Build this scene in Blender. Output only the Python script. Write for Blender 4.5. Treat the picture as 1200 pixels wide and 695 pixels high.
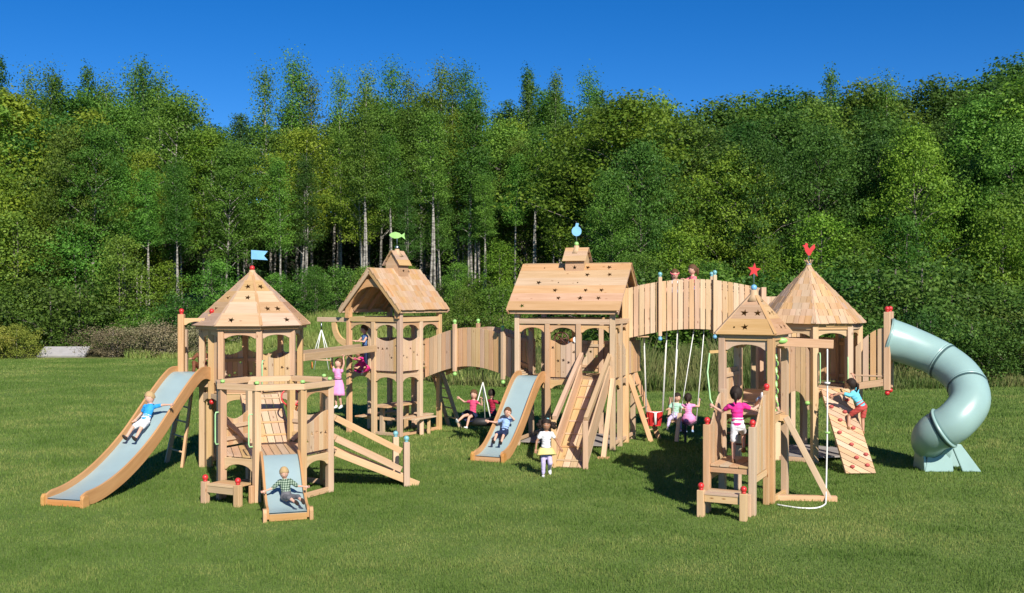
import bpy, math, random
import numpy as np
from mathutils import Vector, Matrix
from mathutils.geometry import tessellate_polygon
R = math.radians
PI = math.pi
random.seed(7)
for o in list(bpy.data.objects): bpy.data.objects.remove(o)
scn = bpy.context.scene
col = scn.collection

# ------------------------------------------------------------------ camera, sky, sun, exposure
cam = bpy.data.objects.new('camera', bpy.data.cameras.new('camera'))
col.objects.link(cam)
cam.location = (0, 0, 3.5)
cam.rotation_euler = (R(90), 0, 0)
cam.data.sensor_width = 36
cam.data.lens = 36
cam.data.clip_end = 2000
scn.camera = cam
SUN_EL, SUN_AZ = 35.0, 20.0            # degrees; the sun stands behind the camera, to its right
sd = Vector((math.sin(R(SUN_AZ)) * math.cos(R(SUN_EL)), -math.cos(R(SUN_AZ)) * math.cos(R(SUN_EL)), math.sin(R(SUN_EL))))
w = bpy.data.worlds.new('World'); scn.world = w
w.use_nodes = True
nt = w.node_tree
bg = nt.nodes['Background']
sky = nt.nodes.new('ShaderNodeTexSky')
sky.sky_type = 'NISHITA'
sky.sun_disc = False
sky.sun_elevation = R(SUN_EL)
sky.sun_rotation = R(180 - SUN_AZ)
sky.altitude = 2500
sky.air_density = 1.0
sky.dust_density = 0.0
sky.ozone_density = 6.0
hs = nt.nodes.new('ShaderNodeHueSaturation')
hs.inputs['Hue'].default_value = .507
hs.inputs['Saturation'].default_value = 1.27
hs.inputs['Value'].default_value = 1.10
nt.links.new(sky.outputs[0], hs.inputs['Color'])
nt.links.new(hs.outputs[0], bg.inputs[0])
bg.inputs[1].default_value = 0.075
sl = bpy.data.lights.new('sun', 'SUN')
sl.energy = 4.8
sl.angle = R(0.5)
sl.color = (1.0, 0.93, 0.83)
so = bpy.data.objects.new('sun', sl); col.objects.link(so)
so.rotation_euler = (-sd).to_track_quat('-Z', 'Y').to_euler()
scn.view_settings.view_transform = 'Standard'
scn.view_settings.look = 'None'
scn.view_settings.exposure = 0.54
scn.view_settings.gamma = 1.0

# ------------------------------------------------------------------ bookkeeping
def tag(o, label=None, cat=None, group=None, kind=None):
    if label: o['label'] = label
    if cat: o['category'] = cat
    if group: o['group'] = group
    if kind: o['kind'] = kind
    return o
def empty(name, loc, label, cat, group=None, rz=0.0):
    o = bpy.data.objects.new(name, None); col.objects.link(o)
    o.location = loc; o.rotation_euler = (0, 0, rz); o.empty_display_size = .1
    bpy.context.view_layer.update()
    return tag(o, label, cat, group)
def link(name, me, parent=None, world=True):
    """link a mesh whose coordinates are world coordinates; under a parent they keep their place"""
    o = bpy.data.objects.new(name, me); col.objects.link(o)
    if parent is not None:
        o.parent = parent
        r = parent
        while r.parent: r = r.parent
        if r is parent and world:
            o.matrix_parent_inverse = Matrix.Rotation(-parent.rotation_euler.z, 4, 'Z') @ Matrix.Translation(-Vector(parent.location))
    return o

# ------------------------------------------------------------------ materials
def mat(name):
    m = bpy.data.materials.new(name); m.use_nodes = True
    n = m.node_tree.nodes; b = n['Principled BSDF']
    return m, m.node_tree, b
def simple(name, c, rough=.5, spec=.5, metal=0, var=.12, scale=6, bump=0):
    m, t, b = mat(name)
    L = t.links; n = t.nodes
    no = n.new('ShaderNodeTexNoise'); no.inputs['Scale'].default_value = scale; no.inputs['Detail'].default_value = 5
    tc = n.new('ShaderNodeTexCoord'); L.new(tc.outputs['Object'], no.inputs['Vector'])
    mr = n.new('ShaderNodeMapRange'); mr.inputs['From Min'].default_value = .3; mr.inputs['From Max'].default_value = .7
    mr.inputs['To Min'].default_value = 1 - var; mr.inputs['To Max'].default_value = 1 + var
    L.new(no.outputs['Fac'], mr.inputs['Value'])
    mx = n.new('ShaderNodeVectorMath'); mx.operation = 'SCALE'
    mx.inputs[0].default_value = c[:3]; L.new(mr.outputs[0], mx.inputs['Scale'])
    L.new(mx.outputs[0], b.inputs['Base Color'])
    b.inputs['Roughness'].default_value = rough
    b.inputs['Specular IOR Level'].default_value = spec
    b.inputs['Metallic'].default_value = metal
    if bump:
        bp = n.new('ShaderNodeBump'); bp.inputs['Strength'].default_value = bump; bp.inputs['Distance'].default_value = .01
        L.new(no.outputs['Fac'], bp.inputs['Height']); L.new(bp.outputs[0], b.inputs['Normal'])
    return m
def wood(name, c1, c2, rough=.62, knots=True):
    m, t, b = mat(name)
    L = t.links; n = t.nodes
    uv = n.new('ShaderNodeUVMap'); uv.uv_map = 'grain'
    at = n.new('ShaderNodeAttribute'); at.attribute_name = 'tint'
    mp = n.new('ShaderNodeMapping'); mp.inputs['Scale'].default_value = (1.6, 34, 1)
    L.new(uv.outputs[0], mp.inputs[0])
    n1 = n.new('ShaderNodeTexNoise'); n1.inputs['Scale'].default_value = 1; n1.inputs['Detail'].default_value = 5; n1.inputs['Distortion'].default_value = .6
    L.new(mp.outputs[0], n1.inputs['Vector'])
    mp2 = n.new('ShaderNodeMapping'); mp2.inputs['Scale'].default_value = (.9, 7, 1)
    L.new(uv.outputs[0], mp2.inputs[0])
    n2 = n.new('ShaderNodeTexNoise'); n2.inputs['Scale'].default_value = 1; n2.inputs['Detail'].default_value = 3
    L.new(mp2.outputs[0], n2.inputs['Vector'])
    add = n.new('ShaderNodeMath'); add.operation = 'ADD'
    L.new(n1.outputs['Fac'], add.inputs[0]); L.new(n2.outputs['Fac'], add.inputs[1])
    half = n.new('ShaderNodeMath'); half.operation = 'MULTIPLY'; half.inputs[1].default_value = .5
    L.new(add.outputs[0], half.inputs[0])
    cr = n.new('ShaderNodeValToRGB')
    cr.color_ramp.elements[0].position = .36; cr.color_ramp.elements[0].color = (*c2, 1)
    cr.color_ramp.elements[1].position = .62; cr.color_ramp.elements[1].color = (*c1, 1)
    L.new(half.outputs[0], cr.inputs[0])
    # knots
    mk = n.new('ShaderNodeMapping'); mk.inputs['Scale'].default_value = (2.2, 6, 1)
    L.new(uv.outputs[0], mk.inputs[0])
    vo = n.new('ShaderNodeTexVoronoi'); vo.inputs['Scale'].default_value = 1
    L.new(mk.outputs[0], vo.inputs['Vector'])
    kr = n.new('ShaderNodeValToRGB')
    kr.color_ramp.elements[0].position = .03; kr.color_ramp.elements[0].color = (.45, .3, .2, 1)
    kr.color_ramp.elements[1].position = .10; kr.color_ramp.elements[1].color = (1, 1, 1, 1)
    L.new(vo.outputs['Distance'], kr.inputs[0])
    mxx = n.new('ShaderNodeMix'); mxx.data_type = 'RGBA'; mxx.blend_type = 'MULTIPLY'; mxx.inputs[0].default_value = 1 if knots else 0
    L.new(cr.outputs[0], mxx.inputs[6]); L.new(kr.outputs[0], mxx.inputs[7])
    # per board tint : brightness and a little redness
    sep = n.new('ShaderNodeSeparateColor'); L.new(at.outputs['Color'], sep.inputs[0])
    h = n.new('ShaderNodeHueSaturation'); L.new(mxx.outputs[2], h.inputs['Color'])
    mr = n.new('ShaderNodeMapRange'); mr.inputs['To Min'].default_value = .82; mr.inputs['To Max'].default_value = 1.08
    L.new(sep.outputs[0], mr.inputs['Value']); L.new(mr.outputs[0], h.inputs['Value'])
    mr2 = n.new('ShaderNodeMapRange'); mr2.inputs['To Min'].default_value = .485; mr2.inputs['To Max'].default_value = .508
    L.new(sep.outputs[1], mr2.inputs['Value']); L.new(mr2.outputs[0], h.inputs['Hue'])
    mr3 = n.new('ShaderNodeMapRange'); mr3.inputs['To Min'].default_value = .8; mr3.inputs['To Max'].default_value = 1.15
    L.new(sep.outputs[2], mr3.inputs['Value']); L.new(mr3.outputs[0], h.inputs['Saturation'])
    L.new(h.outputs[0], b.inputs['Base Color'])
    b.inputs['Roughness'].default_value = rough
    b.inputs['Specular IOR Level'].default_value = .3
    bp = n.new('ShaderNodeBump'); bp.inputs['Strength'].default_value = .35; bp.inputs['Distance'].default_value = .004
    L.new(half.outputs[0], bp.inputs['Height']); L.new(bp.outputs[0], b.inputs['Normal'])
    return m
CEDAR = wood("cedar", (.60, .415, .243), (.50, .328, .172))
ROOFC = wood("cedar_roof", (.54, .358, .205), (.44, .275, .140))
PLY = wood('plywood_edge', (.56, .325, .145), (.45, .24, .095), rough=.45, knots=False)
WHITEN = simple('rope_white', (.72, .73, .70), .8, .2)
TEAL = simple('slide_plastic', (.29, .39, .40), .32, .5, var=.05, scale=3)
TUBE = simple('tube_plastic', (.27, .41, .385), .34, .5, var=.06, scale=2.2)
TUBED = simple('tube_seam', (.05, .10, .10), .5, .4)
RED = simple('red_plastic', (.55, .03, .03), .35)
REDD = simple('red_hold', (.42, .07, .06), .6)
GREEN = simple('green_plastic', (.30, .56, .16), .4)
PGREEN = simple('pale_green_plastic', (.36, .62, .30), .4)
BLUE = simple('blue_plastic', (.16, .40, .62), .4)
BLUEG = simple('blue_green_ball', (.18, .42, .46), .3)
DARK = simple('black_rubber', (.02, .02, .022), .6)
STEEL = simple('steel_rod', (.35, .37, .38), .35, metal=1)
BROWN = simple('dark_brown_plastic', (.10, .035, .02), .45)
YEL = simple('yellow_plastic', (.62, .42, .07), .5)
ORANGE = simple('orange_plastic', (.60, .20, .04), .45)
STONE = simple('weathered_slab', (.34, .33, .325), .85, .2, var=.10, scale=2.5, bump=.4)
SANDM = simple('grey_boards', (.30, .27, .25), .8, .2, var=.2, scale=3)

# ------------------------------------------------------------------ board / prism builder
class MB:
    def __init__(s): s.v = []; s.f = []; s.uv = []; s.t = []; s.m = []; s.sm = []; s.p = []
    def _face(s, idx, uvs, tint, mi=0, smooth=False):
        s.f.append(idx); s.uv.extend(uvs); s.t.extend([tint] * len(idx)); s.m.append(mi); s.sm.append(smooth)
    def prism(s, outer, M, y0, y1, holes=(), grain='x', tint=None, mi=0):
        """outline in local XZ, pushed along local Y from y0 to y1"""
        tint = tint or (random.random(), random.random(), random.random(), 1)
        s.p.append((len(s.v), len(s.f), len(s.uv)))
        ou, ov = random.random() * 40, random.random() * 40
        def g(p, q=0):
            return (p[0] + ou, p[1] + ov + q) if grain == 'x' else (p[1] + ou, p[0] + ov + q)
        loops = [list(outer)] + [list(h) for h in holes]
        flat = [p for l in loops for p in l]
        base = len(s.v); n = len(flat)
        for y in (y0, y1):
            for p in flat: s.v.append(M @ Vector((p[0], y, p[1])))
        if holes or len(outer) > 4:
            tri = tessellate_polygon([[Vector((p[0], p[1], 0)) for p in l] for l in loops])
            tris = []
            for t in tri:
                a, b_, c = (flat[i] for i in t)
                ar = (b_[0]-a[0])*(c[1]-a[1]) - (b_[1]-a[1])*(c[0]-a[0])
                if abs(ar) < 1e-10: continue
                tris.append(t if ar > 0 else (t[0], t[2], t[1]))
        else: tris = None
        if tris is None:
            area = sum(outer[i][0]*outer[(i+1)%n][1] - outer[(i+1)%n][0]*outer[i][1] for i in range(n))
            o = list(range(n)) if area > 0 else list(range(n))[::-1]
            tris = [tuple(o)]
        for t in tris:
            s._face([base + i for i in t], [g(flat[i]) for i in t], tint, mi)
            t2 = t[::-1]
            s._face([base + n + i for i in t2], [g(flat[i], .3) for i in t2], tint, mi)
        k = 0
        for li, l in enumerate(loops):
            m = len(l)
            area = sum(l[i][0]*l[(i+1)%m][1] - l[(i+1)%m][0]*l[i][1] for i in range(m))
            for i in range(m):
                a, b_ = k + i, k + (i + 1) % m
                if (area > 0) == (li == 0): pass
                if (area > 0 and li == 0) or (area < 0 and li > 0): q = [base + b_, base + a, base + n + a, base + n + b_]; pa, pb = l[(i+1) % m], l[i]
                else: q = [base + a, base + b_, base + n + b_, base + n + a]; pa, pb = l[i], l[(i+1) % m]
                th = y1 - y0
                s._face(q, [g(pa, .5), g(pb, .5), (g(pb, .5)[0], g(pb, .5)[1] + th), (g(pa, .5)[0], g(pa, .5)[1] + th)], tint, mi)
            k += m
        return s
    def beam(s, p, q, w_=.1, h=.1, up=(0, 0, 1), tint=None, mi=0):
        """square timber from p to q; h is measured along 'up', w_ across"""
        p, q = Vector(p), Vector(q); d = q - p; L = d.length; x = d / L
        up = Vector(up)
        if abs(x.dot(up)) > .98: up = Vector((0, 1, 0)) if abs(x.y) < .9 else Vector((1, 0, 0))
        y = up.cross(x).normalized(); z = x.cross(y)
        M = Matrix(((x.x, y.x, z.x, p.x), (x.y, y.y, z.y, p.y), (x.z, y.z, z.z, p.z), (0, 0, 0, 1)))
        s.prism([(0, -h/2), (L, -h/2), (L, h/2), (0, h/2)], M, -w_/2, w_/2, tint=tint, mi=mi)
        return s
    def tube(s, pts, r, seg=10, cap=True, mi=0, tint=(.5, .5, .5, 1)):
        pts = [Vector(p) for p in pts]; n = len(pts)
        rs = r if isinstance(r, (list, tuple)) else [r] * n
        base = len(s.v); prev = None
        for i, p in enumerate(pts):
            d = (pts[min(i+1, n-1)] - pts[max(i-1, 0)]).normalized()
            if prev is None:
                a = Vector((0, 0, 1)) if abs(d.z) < .9 else Vector((1, 0, 0))
                x = d.cross(a).normalized()
            else: x = (prev - d * prev.dot(d)).normalized()
            prev = x; y = d.cross(x)
            for k in range(seg):
                an = 2*PI*k/seg
                s.v.append(p + (x*math.cos(an) + y*math.sin(an)) * rs[i])
        for i in range(n-1):
            for k in range(seg):
                a = base + i*seg + k; b_ = base + i*seg + (k+1) % seg
                s._face([a, b_, b_+seg, a+seg], [(i*.1, k*.02), (i*.1, k*.02+.02), (i*.1+.1, k*.02+.02), (i*.1+.1, k*.02)], tint, mi, True)
        if cap:
            s._face([base + k for k in range(seg)][::-1], [(0, 0)]*seg, tint, mi)
            s._face([base + (n-1)*seg + k for k in range(seg)], [(0, 0)]*seg, tint, mi)
        return s
    def ball(s, c, r, mi=0, seg=12, rings=8, sc=(1, 1, 1), tint=(.5, .5, .5, 1), Q=None):
        c = Vector(c); base = len(s.v)
        for i in range(rings+1):
            th = PI*i/rings
            for k in range(seg):
                an = 2*PI*k/seg
                o = Vector((r*sc[0]*math.sin(th)*math.cos(an), r*sc[1]*math.sin(th)*math.sin(an), r*sc[2]*math.cos(th)))
                s.v.append(c + (Q @ o if Q is not None else o))
        for i in range(rings):
            for k in range(seg):
                a = base+i*seg+k; b_ = base+i*seg+(k+1) % seg
                s._face([a, a+seg, b_+seg, b_], [(0, 0)]*4, tint, mi, True)
        return s
    def torus(s, c, R0, r, n1, n2, axis=(0, 0, 1), mi=0):
        ax = Vector(axis).normalized(); a = ax.orthogonal().normalized(); b_ = ax.cross(a)
        c = Vector(c); base = len(s.v)
        for i in range(n1):
            t = 2*PI*i/n1; d = a*math.cos(t)+b_*math.sin(t)
            for k in range(n2):
                u = 2*PI*k/n2
                s.v.append(c + d*(R0 + r*math.cos(u)) + ax*r*math.sin(u))
        for i in range(n1):
            for k in range(n2):
                q = [base+i*n2+k, base+((i+1) % n1)*n2+k, base+((i+1) % n1)*n2+(k+1) % n2, base+i*n2+(k+1) % n2]
                s._face(q, [(0, 0)]*4, (.5, .5, .5, 1), mi, True)
        return s
    def build_each(s, name, mats, parent=None, bevel=0.0):
        cuts = s.p + [(len(s.v), len(s.f), len(s.uv))]
        for (v0, f0, u0), (v1, f1, u1) in zip(cuts[:-1], cuts[1:]):
            m = MB(); m.v = s.v[v0:v1]; m.f = [[i-v0 for i in f] for f in s.f[f0:f1]]; m.uv = s.uv[u0:u1]; m.t = s.t[u0:u1]; m.m = s.m[f0:f1]; m.sm = s.sm[f0:f1]
            m.build(name, mats, parent, bevel)
    def build(s, name, mats, parent=None, bevel=0.0, world=True):
        me = bpy.data.meshes.new(name)
        me.from_pydata([tuple(v) for v in s.v], [], s.f)
        u = me.uv_layers.new(name='grain'); u.data.foreach_set('uv', np.array(s.uv, dtype=np.float32).ravel())
        c = me.color_attributes.new('tint', 'FLOAT_COLOR', 'CORNER'); c.data.foreach_set('color', np.array(s.t, dtype=np.float32).ravel())
        if not isinstance(mats, (list, tuple)): mats = [mats]
        for m in mats: me.materials.append(m)
        me.polygons.foreach_set('material_index', s.m)
        me.polygons.foreach_set('use_smooth', s.sm)
        me.validate(); me.update()
        o = link(name, me, parent, world)
        if bevel:
            b = o.modifiers.new('bevel', 'BEVEL'); b.width = bevel; b.segments = 2; b.limit_method = 'ANGLE'; b.angle_limit = R(50)
        return o
def frame(a, b, z=0.0):
    """local X from a to b on plan, Z up, Y pointing to the left-hand side of a->b (inward for a CCW outline)"""
    a = Vector((a[0], a[1], z)); d = Vector((b[0]-a.x, b[1]-a.y, 0)); L = d.length; x = d/L; y = Vector((-x.y, x.x, 0))
    return Matrix(((x.x, y.x, 0, a.x), (x.y, y.y, 0, a.y), (0, 0, 1, a.z), (0, 0, 0, 1))), L
def ngon(c, r, rot, n): return [(c[0]+r*math.cos(R(rot+360*k/n)), c[1]+r*math.sin(R(rot+360*k/n))) for k in range(n)]
def star(cx, cz, r, rot=0.0):
    return [(cx + (r if k % 2 == 0 else r*.42)*math.sin(rot + k*PI/5), cz + (r if k % 2 == 0 else r*.42)*math.cos(rot + k*PI/5)) for k in range(10)]
def disc(cx, cz, r): return [(cx + r*math.sin(k*PI/4), cz + r*math.cos(k*PI/4)) for k in range(8)]
PW = .115
def post(parent, p, z0, z1, w_=PW, name='post', ball=None, lowball=None, rot=0.0):
    mb = MB(); x = Vector((math.cos(rot), math.sin(rot), 0))
    M = Matrix(((x.x, -x.y, 0, p[0]), (x.y, x.x, 0, p[1]), (0, 0, 1, 0), (0, 0, 0, 1)))
    h = w_/2
    mb.prism([(-h, z0), (h, z0), (h, z1), (-h, z1)], M, -h, h, grain='z')
    o = mb.build(name, CEDAR, parent, bevel=.008)
    for m, z, s_ in ((ball, z1, 1), (lowball, z0, -1)):
        if m is not None:
            b = MB(); b.tube([(p[0], p[1], z), (p[0], p[1], z + s_*.03)], .035, 10); b.ball((p[0], p[1], z + s_*.065), .052)
            b.build('ball_cap', m, o, world=False)
    return o
def archboard(mb, a, b, z0, z1, rise, t=.035, ins=PW/2, off=0.0):
    M, L = frame(a, b); x0, x1 = ins, L-ins
    pts = [(x0, z1), (x0, z0)]
    e = .04 if (x1-x0) > .3 else .02
    for k in range(9):
        u = k/8; pts.append((x0+e + (x1-x0-2*e)*u, z0 + rise*math.sin(PI*u)**.6))
    pts += [(x1, z0), (x1, z1)]
    mb.prism(pts, M, -t/2+off, t/2+off)
def rim(mb, a, b, z0, z1, t=.04, ins=PW/2, off=0.0):
    M, L = frame(a, b)
    mb.prism([(ins, z0), (L-ins, z0), (L-ins, z1), (ins, z1)], M, -t/2+off, t/2+off)
def planks(mb, a, b, zlo, zhi, w_=.13, gap=.009, t=.024, ins=PW/2, stars=False, off=0.0, rails=True, z=0.0):
    M, L = frame(a, b, z)
    n = max(1, round((L-2*ins)/w_)); ww = (L-2*ins)/n
    for k in range(n):
        x0 = ins + k*ww + gap/2; x1 = ins + (k+1)*ww - gap/2
        us = [x0 + (x1-x0)*j/3 for j in range(4)]
        U = lambda x: (x-ins)/(L-2*ins)
        pts = [(x, zlo(U(x))) for x in us] + [(x, zhi(U(x))) for x in us[::-1]]
        ho = []
        if stars:
            xm = (x0+x1)/2; lo, hi = zlo(U(xm)), zhi(U(xm))
            for q in range(random.choice((1, 1, 2))):
                zc = lo + (hi-lo)*random.uniform(.3, .8) if q == 0 else lo + (hi-lo)*.16
                if q == 0: ho.append(star(xm, zc, min(.048, ww*.38), random.random()))
                elif random.random() < .5: ho.append(disc(xm, zc, .012))
        mb.prism(pts, M, -t/2+off, t/2+off, holes=ho, grain='z')
    if rails:
        lo0, hi0 = min(zlo(0), zlo(1), zlo(.5)), min(zhi(0), zhi(1), zhi(.5))
        for zz in (lo0+.13, hi0-.12):
            mb.prism([(ins, zz-.035), (L-ins, zz-.035), (L-ins, zz+.035), (ins, zz+.035)], M, t/2+off+.002, t/2+off+.03)
def clip(poly, nx, ny, c):
    out = []
    for i in range(len(poly)):
        p, q = poly[i], poly[(i+1) % len(poly)]
        dp, dq = nx*p[0]+ny*p[1]-c, nx*q[0]+ny*q[1]-c
        if dp <= 0: out.append(p)
        if dp*dq < 0:
            t = dp/(dp-dq); out.append((p[0]+(q[0]-p[0])*t, p[1]+(q[1]-p[1])*t))
    return out
def deck(mb, poly, z, ang, w_=.14, t=.03, gap=.009):
    """plank floor: boards run along direction ang, top at z"""
    ux, uy = math.cos(ang), math.sin(ang); px, py = -uy, ux
    vs = [px*p[0]+py*p[1] for p in poly]; lo, hi = min(vs), max(vs)
    n = max(1, round((hi-lo)/w_)); ww = (hi-lo)/n
    # local frame: X along ang, Z axis -> perpendicular on plan, Y -> down
    M = Matrix(((ux, 0, px, 0), (uy, 0, py, 0), (0, -1, 0, z), (0, 0, 0, 1)))
    for k in range(n):
        c = clip(clip(poly, px, py, lo+(k+1)*ww-gap/2), -px, -py, -(lo+k*ww+gap/2))
        if len(c) >= 3: mb.prism([(ux*p[0]+uy*p[1], px*p[0]+py*p[1]) for p in c], M, 0, t)
def facet(mb, A, B, AP, courses, shingle=False, stars=0, t=.02, top=None):
    """roof slope: eave A->B (left to right from outside), converging to AP (triangle) or to the edge AP->top (trapezoid)"""
    A, B, C0 = Vector(A), Vector(B), Vector(AP)
    C1 = Vector(top) if top is not None else C0
    x = (B-A).normalized(); mid = (C0+C1)/2
    s_ = (mid-A) - x*(mid-A).dot(x); L = s_.length; z = s_/L; y = z.cross(x)
    M = Matrix(((x.x, y.x, z.x, A.x), (x.y, y.y, z.y, A.y), (x.z, y.z, z.z, A.z), (0, 0, 0, 1)))
    W = (B-A).length; xl, xr = (C0-A).dot(x), (C1-A).dot(x)
    cnt = 0
    for k in range(courses):
        s0, s1 = L*k/courses, min(L, L*(k+1)/courses + .02)
        f = lambda s: (xl*s/L, W + (xr-W)*s/L)
        l0, r0 = f(s0); l1, r1 = f(s1)
        Mk = M @ Matrix.Translation((0, 0, s0)) @ Matrix.Rotation(R(6.0 if shingle else 3.2), 4, 'X')
        T = lambda px_, ps: (px_, ps-s0)
        if not shingle:
            ho = []
            if stars and r0-l0 > .35:
                m = max(1, int((r0-l0)/.36*stars)); 
                for j in range(m):
                    if random.random() < .75:
                        cx = l0+.15+(r0-l0-.3)*(j+random.uniform(.25, .75))/m
                        hh = (s1-s0)
                        if random.random() < .7: ho.append(star(cx, hh*.47, min(.08, hh*.36)*random.uniform(.85, 1), random.random()*2))
                        else: ho.append(disc(cx, hh*.45, .02))
            mb.prism([T(l0, s0), T(r0, s0), T(r1, s1), T(l1, s1)], Mk, -t-.004, -.004, holes=ho)
        else:
            xx = l0 - .02
            while xx < r0:
                ww = random.uniform(.10, .20); a0, a1 = max(xx, l0), min(xx+ww-.006, r0)
                if a1-a0 > .02:
                    dz = random.uniform(-.008, .008)
                    b0 = max(a0, l1); b1 = min(a1, r1)
                    pts = [T(a0, s0+dz), T(a1, s0+dz)]
                    if b1 > b0: pts += [T(b1, s1), T(b0, s1)] if True else []
                    else:
                        # clipped corner by the hip
                        if a1 <= l1: q = a1; ss = s0 + (s1-s0)*(q-l0)/max(1e-6, l1-l0); pts += [T(q, ss)]
                        else: q = a0; ss = s0 + (s1-s0)*(r0-q)/max(1e-6, r0-r1); pts += [T(q, ss)]
                    mb.prism(pts, Mk, -t-random.uniform(.002, .01), -.002, grain='z', tint=(random.uniform(.3, .8), random.uniform(.3, .8), random.random(), 1))
                xx += ww
    return M, L
def ngon_roof(parent, c, r, rot, n, ze, za, courses, shingle, stars, battens=True):
    V = ngon(c, r, rot, n); AP = (c[0], c[1], za)
    mb = MB()
    for i in range(n):
        a, b = V[i], V[(i+1) % n]
        facet(mb, (*a, ze), (*b, ze), AP, courses, shingle, stars)
    rf = mb.build('roof', ROOFC, parent, bevel=.003)
    fb = MB()
    for i in range(n):
        a, b = V[i], V[(i+1) % n]
        k = (r-.07)/r
        a2 = (c[0]+(a[0]-c[0])*k, c[1]+(a[1]-c[1])*k); b2 = (c[0]+(b[0]-c[0])*k, c[1]+(b[1]-c[1])*k)
        M, L = frame(a2, b2)
        fb.prism([(0, ze-.055), (L, ze-.055), (L, ze+.03), (0, ze+.03)], M, 0, .03)
        if battens:
            d = (Vector(AP)-Vector((*a, ze))); p0 = Vector((*a, ze))+d*.0; p1 = Vector((*a, ze))+d*.90
            fb.beam(p0+Vector((0, 0, .028)), p1+Vector((0, 0, .028)), .06, .028)
    fb.build('roof_trim', ROOFC, rf, bevel=.004, world=False)
    return rf
def finial(rf, c, z, ballm, kind, m, roll=0.0):
    fb = MB(); fb.tube([(c[0], c[1], z-.16), (c[0], c[1], z-.04), (c[0], c[1], z+.035)], [.17, .075, .06], 8)
    fb.build('finial_block', CEDAR, rf, world=False)
    b = MB(); b.ball((c[0], c[1], z+.075), .055); b.build('finial_ball', ballm, rf, world=False)
    v = MB(); v.tube([(c[0], c[1], z+.09), (c[0], c[1], z+.42)], .009, 8, mi=1)
    M = Matrix.Translation((c[0], c[1], z+.38)) @ Matrix.Rotation(roll, 4, 'Z')
    if kind == 'flag': P = [(0, 0), (.34, -.02), (.26, .07), (.34, .17), (0, .19)]; P = [(x-.02, z_-.12) for x, z_ in P]
    elif kind == 'fish':
        P = [(-.2+.4*0, .0)]
        P = [(-.21, .02), (-.15, .08), (-.05, .105), (.05, .08), (.12, .03), (.2, .09), (.19, .0), (.22, -.1), (.12, -.02), (.03, -.06), (-.06, -.07), (-.15, -.04)]
    elif kind == 'disc':
        P = [(.12*math.cos(k*PI/10), .12*math.sin(k*PI/10)) for k in range(20)]; P[4:7] = [(.04, .115), (.055, .19), (-.015, .20), (-.035, .115)]
    elif kind == 'star': P = star(0, 0, .13, .1)
    else: P = [(-.02, -.14), (.04, -.14), (.09, -.04), (.17, .06), (.15, .16), (.06, .08), (.02, .03), (-.03, .09), (-.02, .16), (-.08, .19), (-.11, .13), (-.17, .12), (-.12, .06), (-.1, -.03)]; P = [(x*.85, z_*.85) for x, z_ in P]
    v.prism(P, M, -.012, .012)
    v.build('weather_vane', [m, STEEL], rf, bevel=.003, world=False)
def railcurve(lo, hi, dip=0.0): return lambda u: hi - dip*math.sin(PI*u)
def const(z): return lambda u: z
def handle(parent, p, z0, z1, outx, outy, m=PGREEN, world=True):
    b = MB(); o = Vector((outx, outy, 0))*.07; p0 = Vector((p[0], p[1], z0)); p1 = Vector((p[0], p[1], z1))
    b.tube([p0, p0+o*.8, p0+o+Vector((0, 0, .04)), p1+o-Vector((0, 0, .04)), p1+o*.8, p1], .013, 8)
    return b.build('grab_handle', m, parent, world=world)
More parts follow.
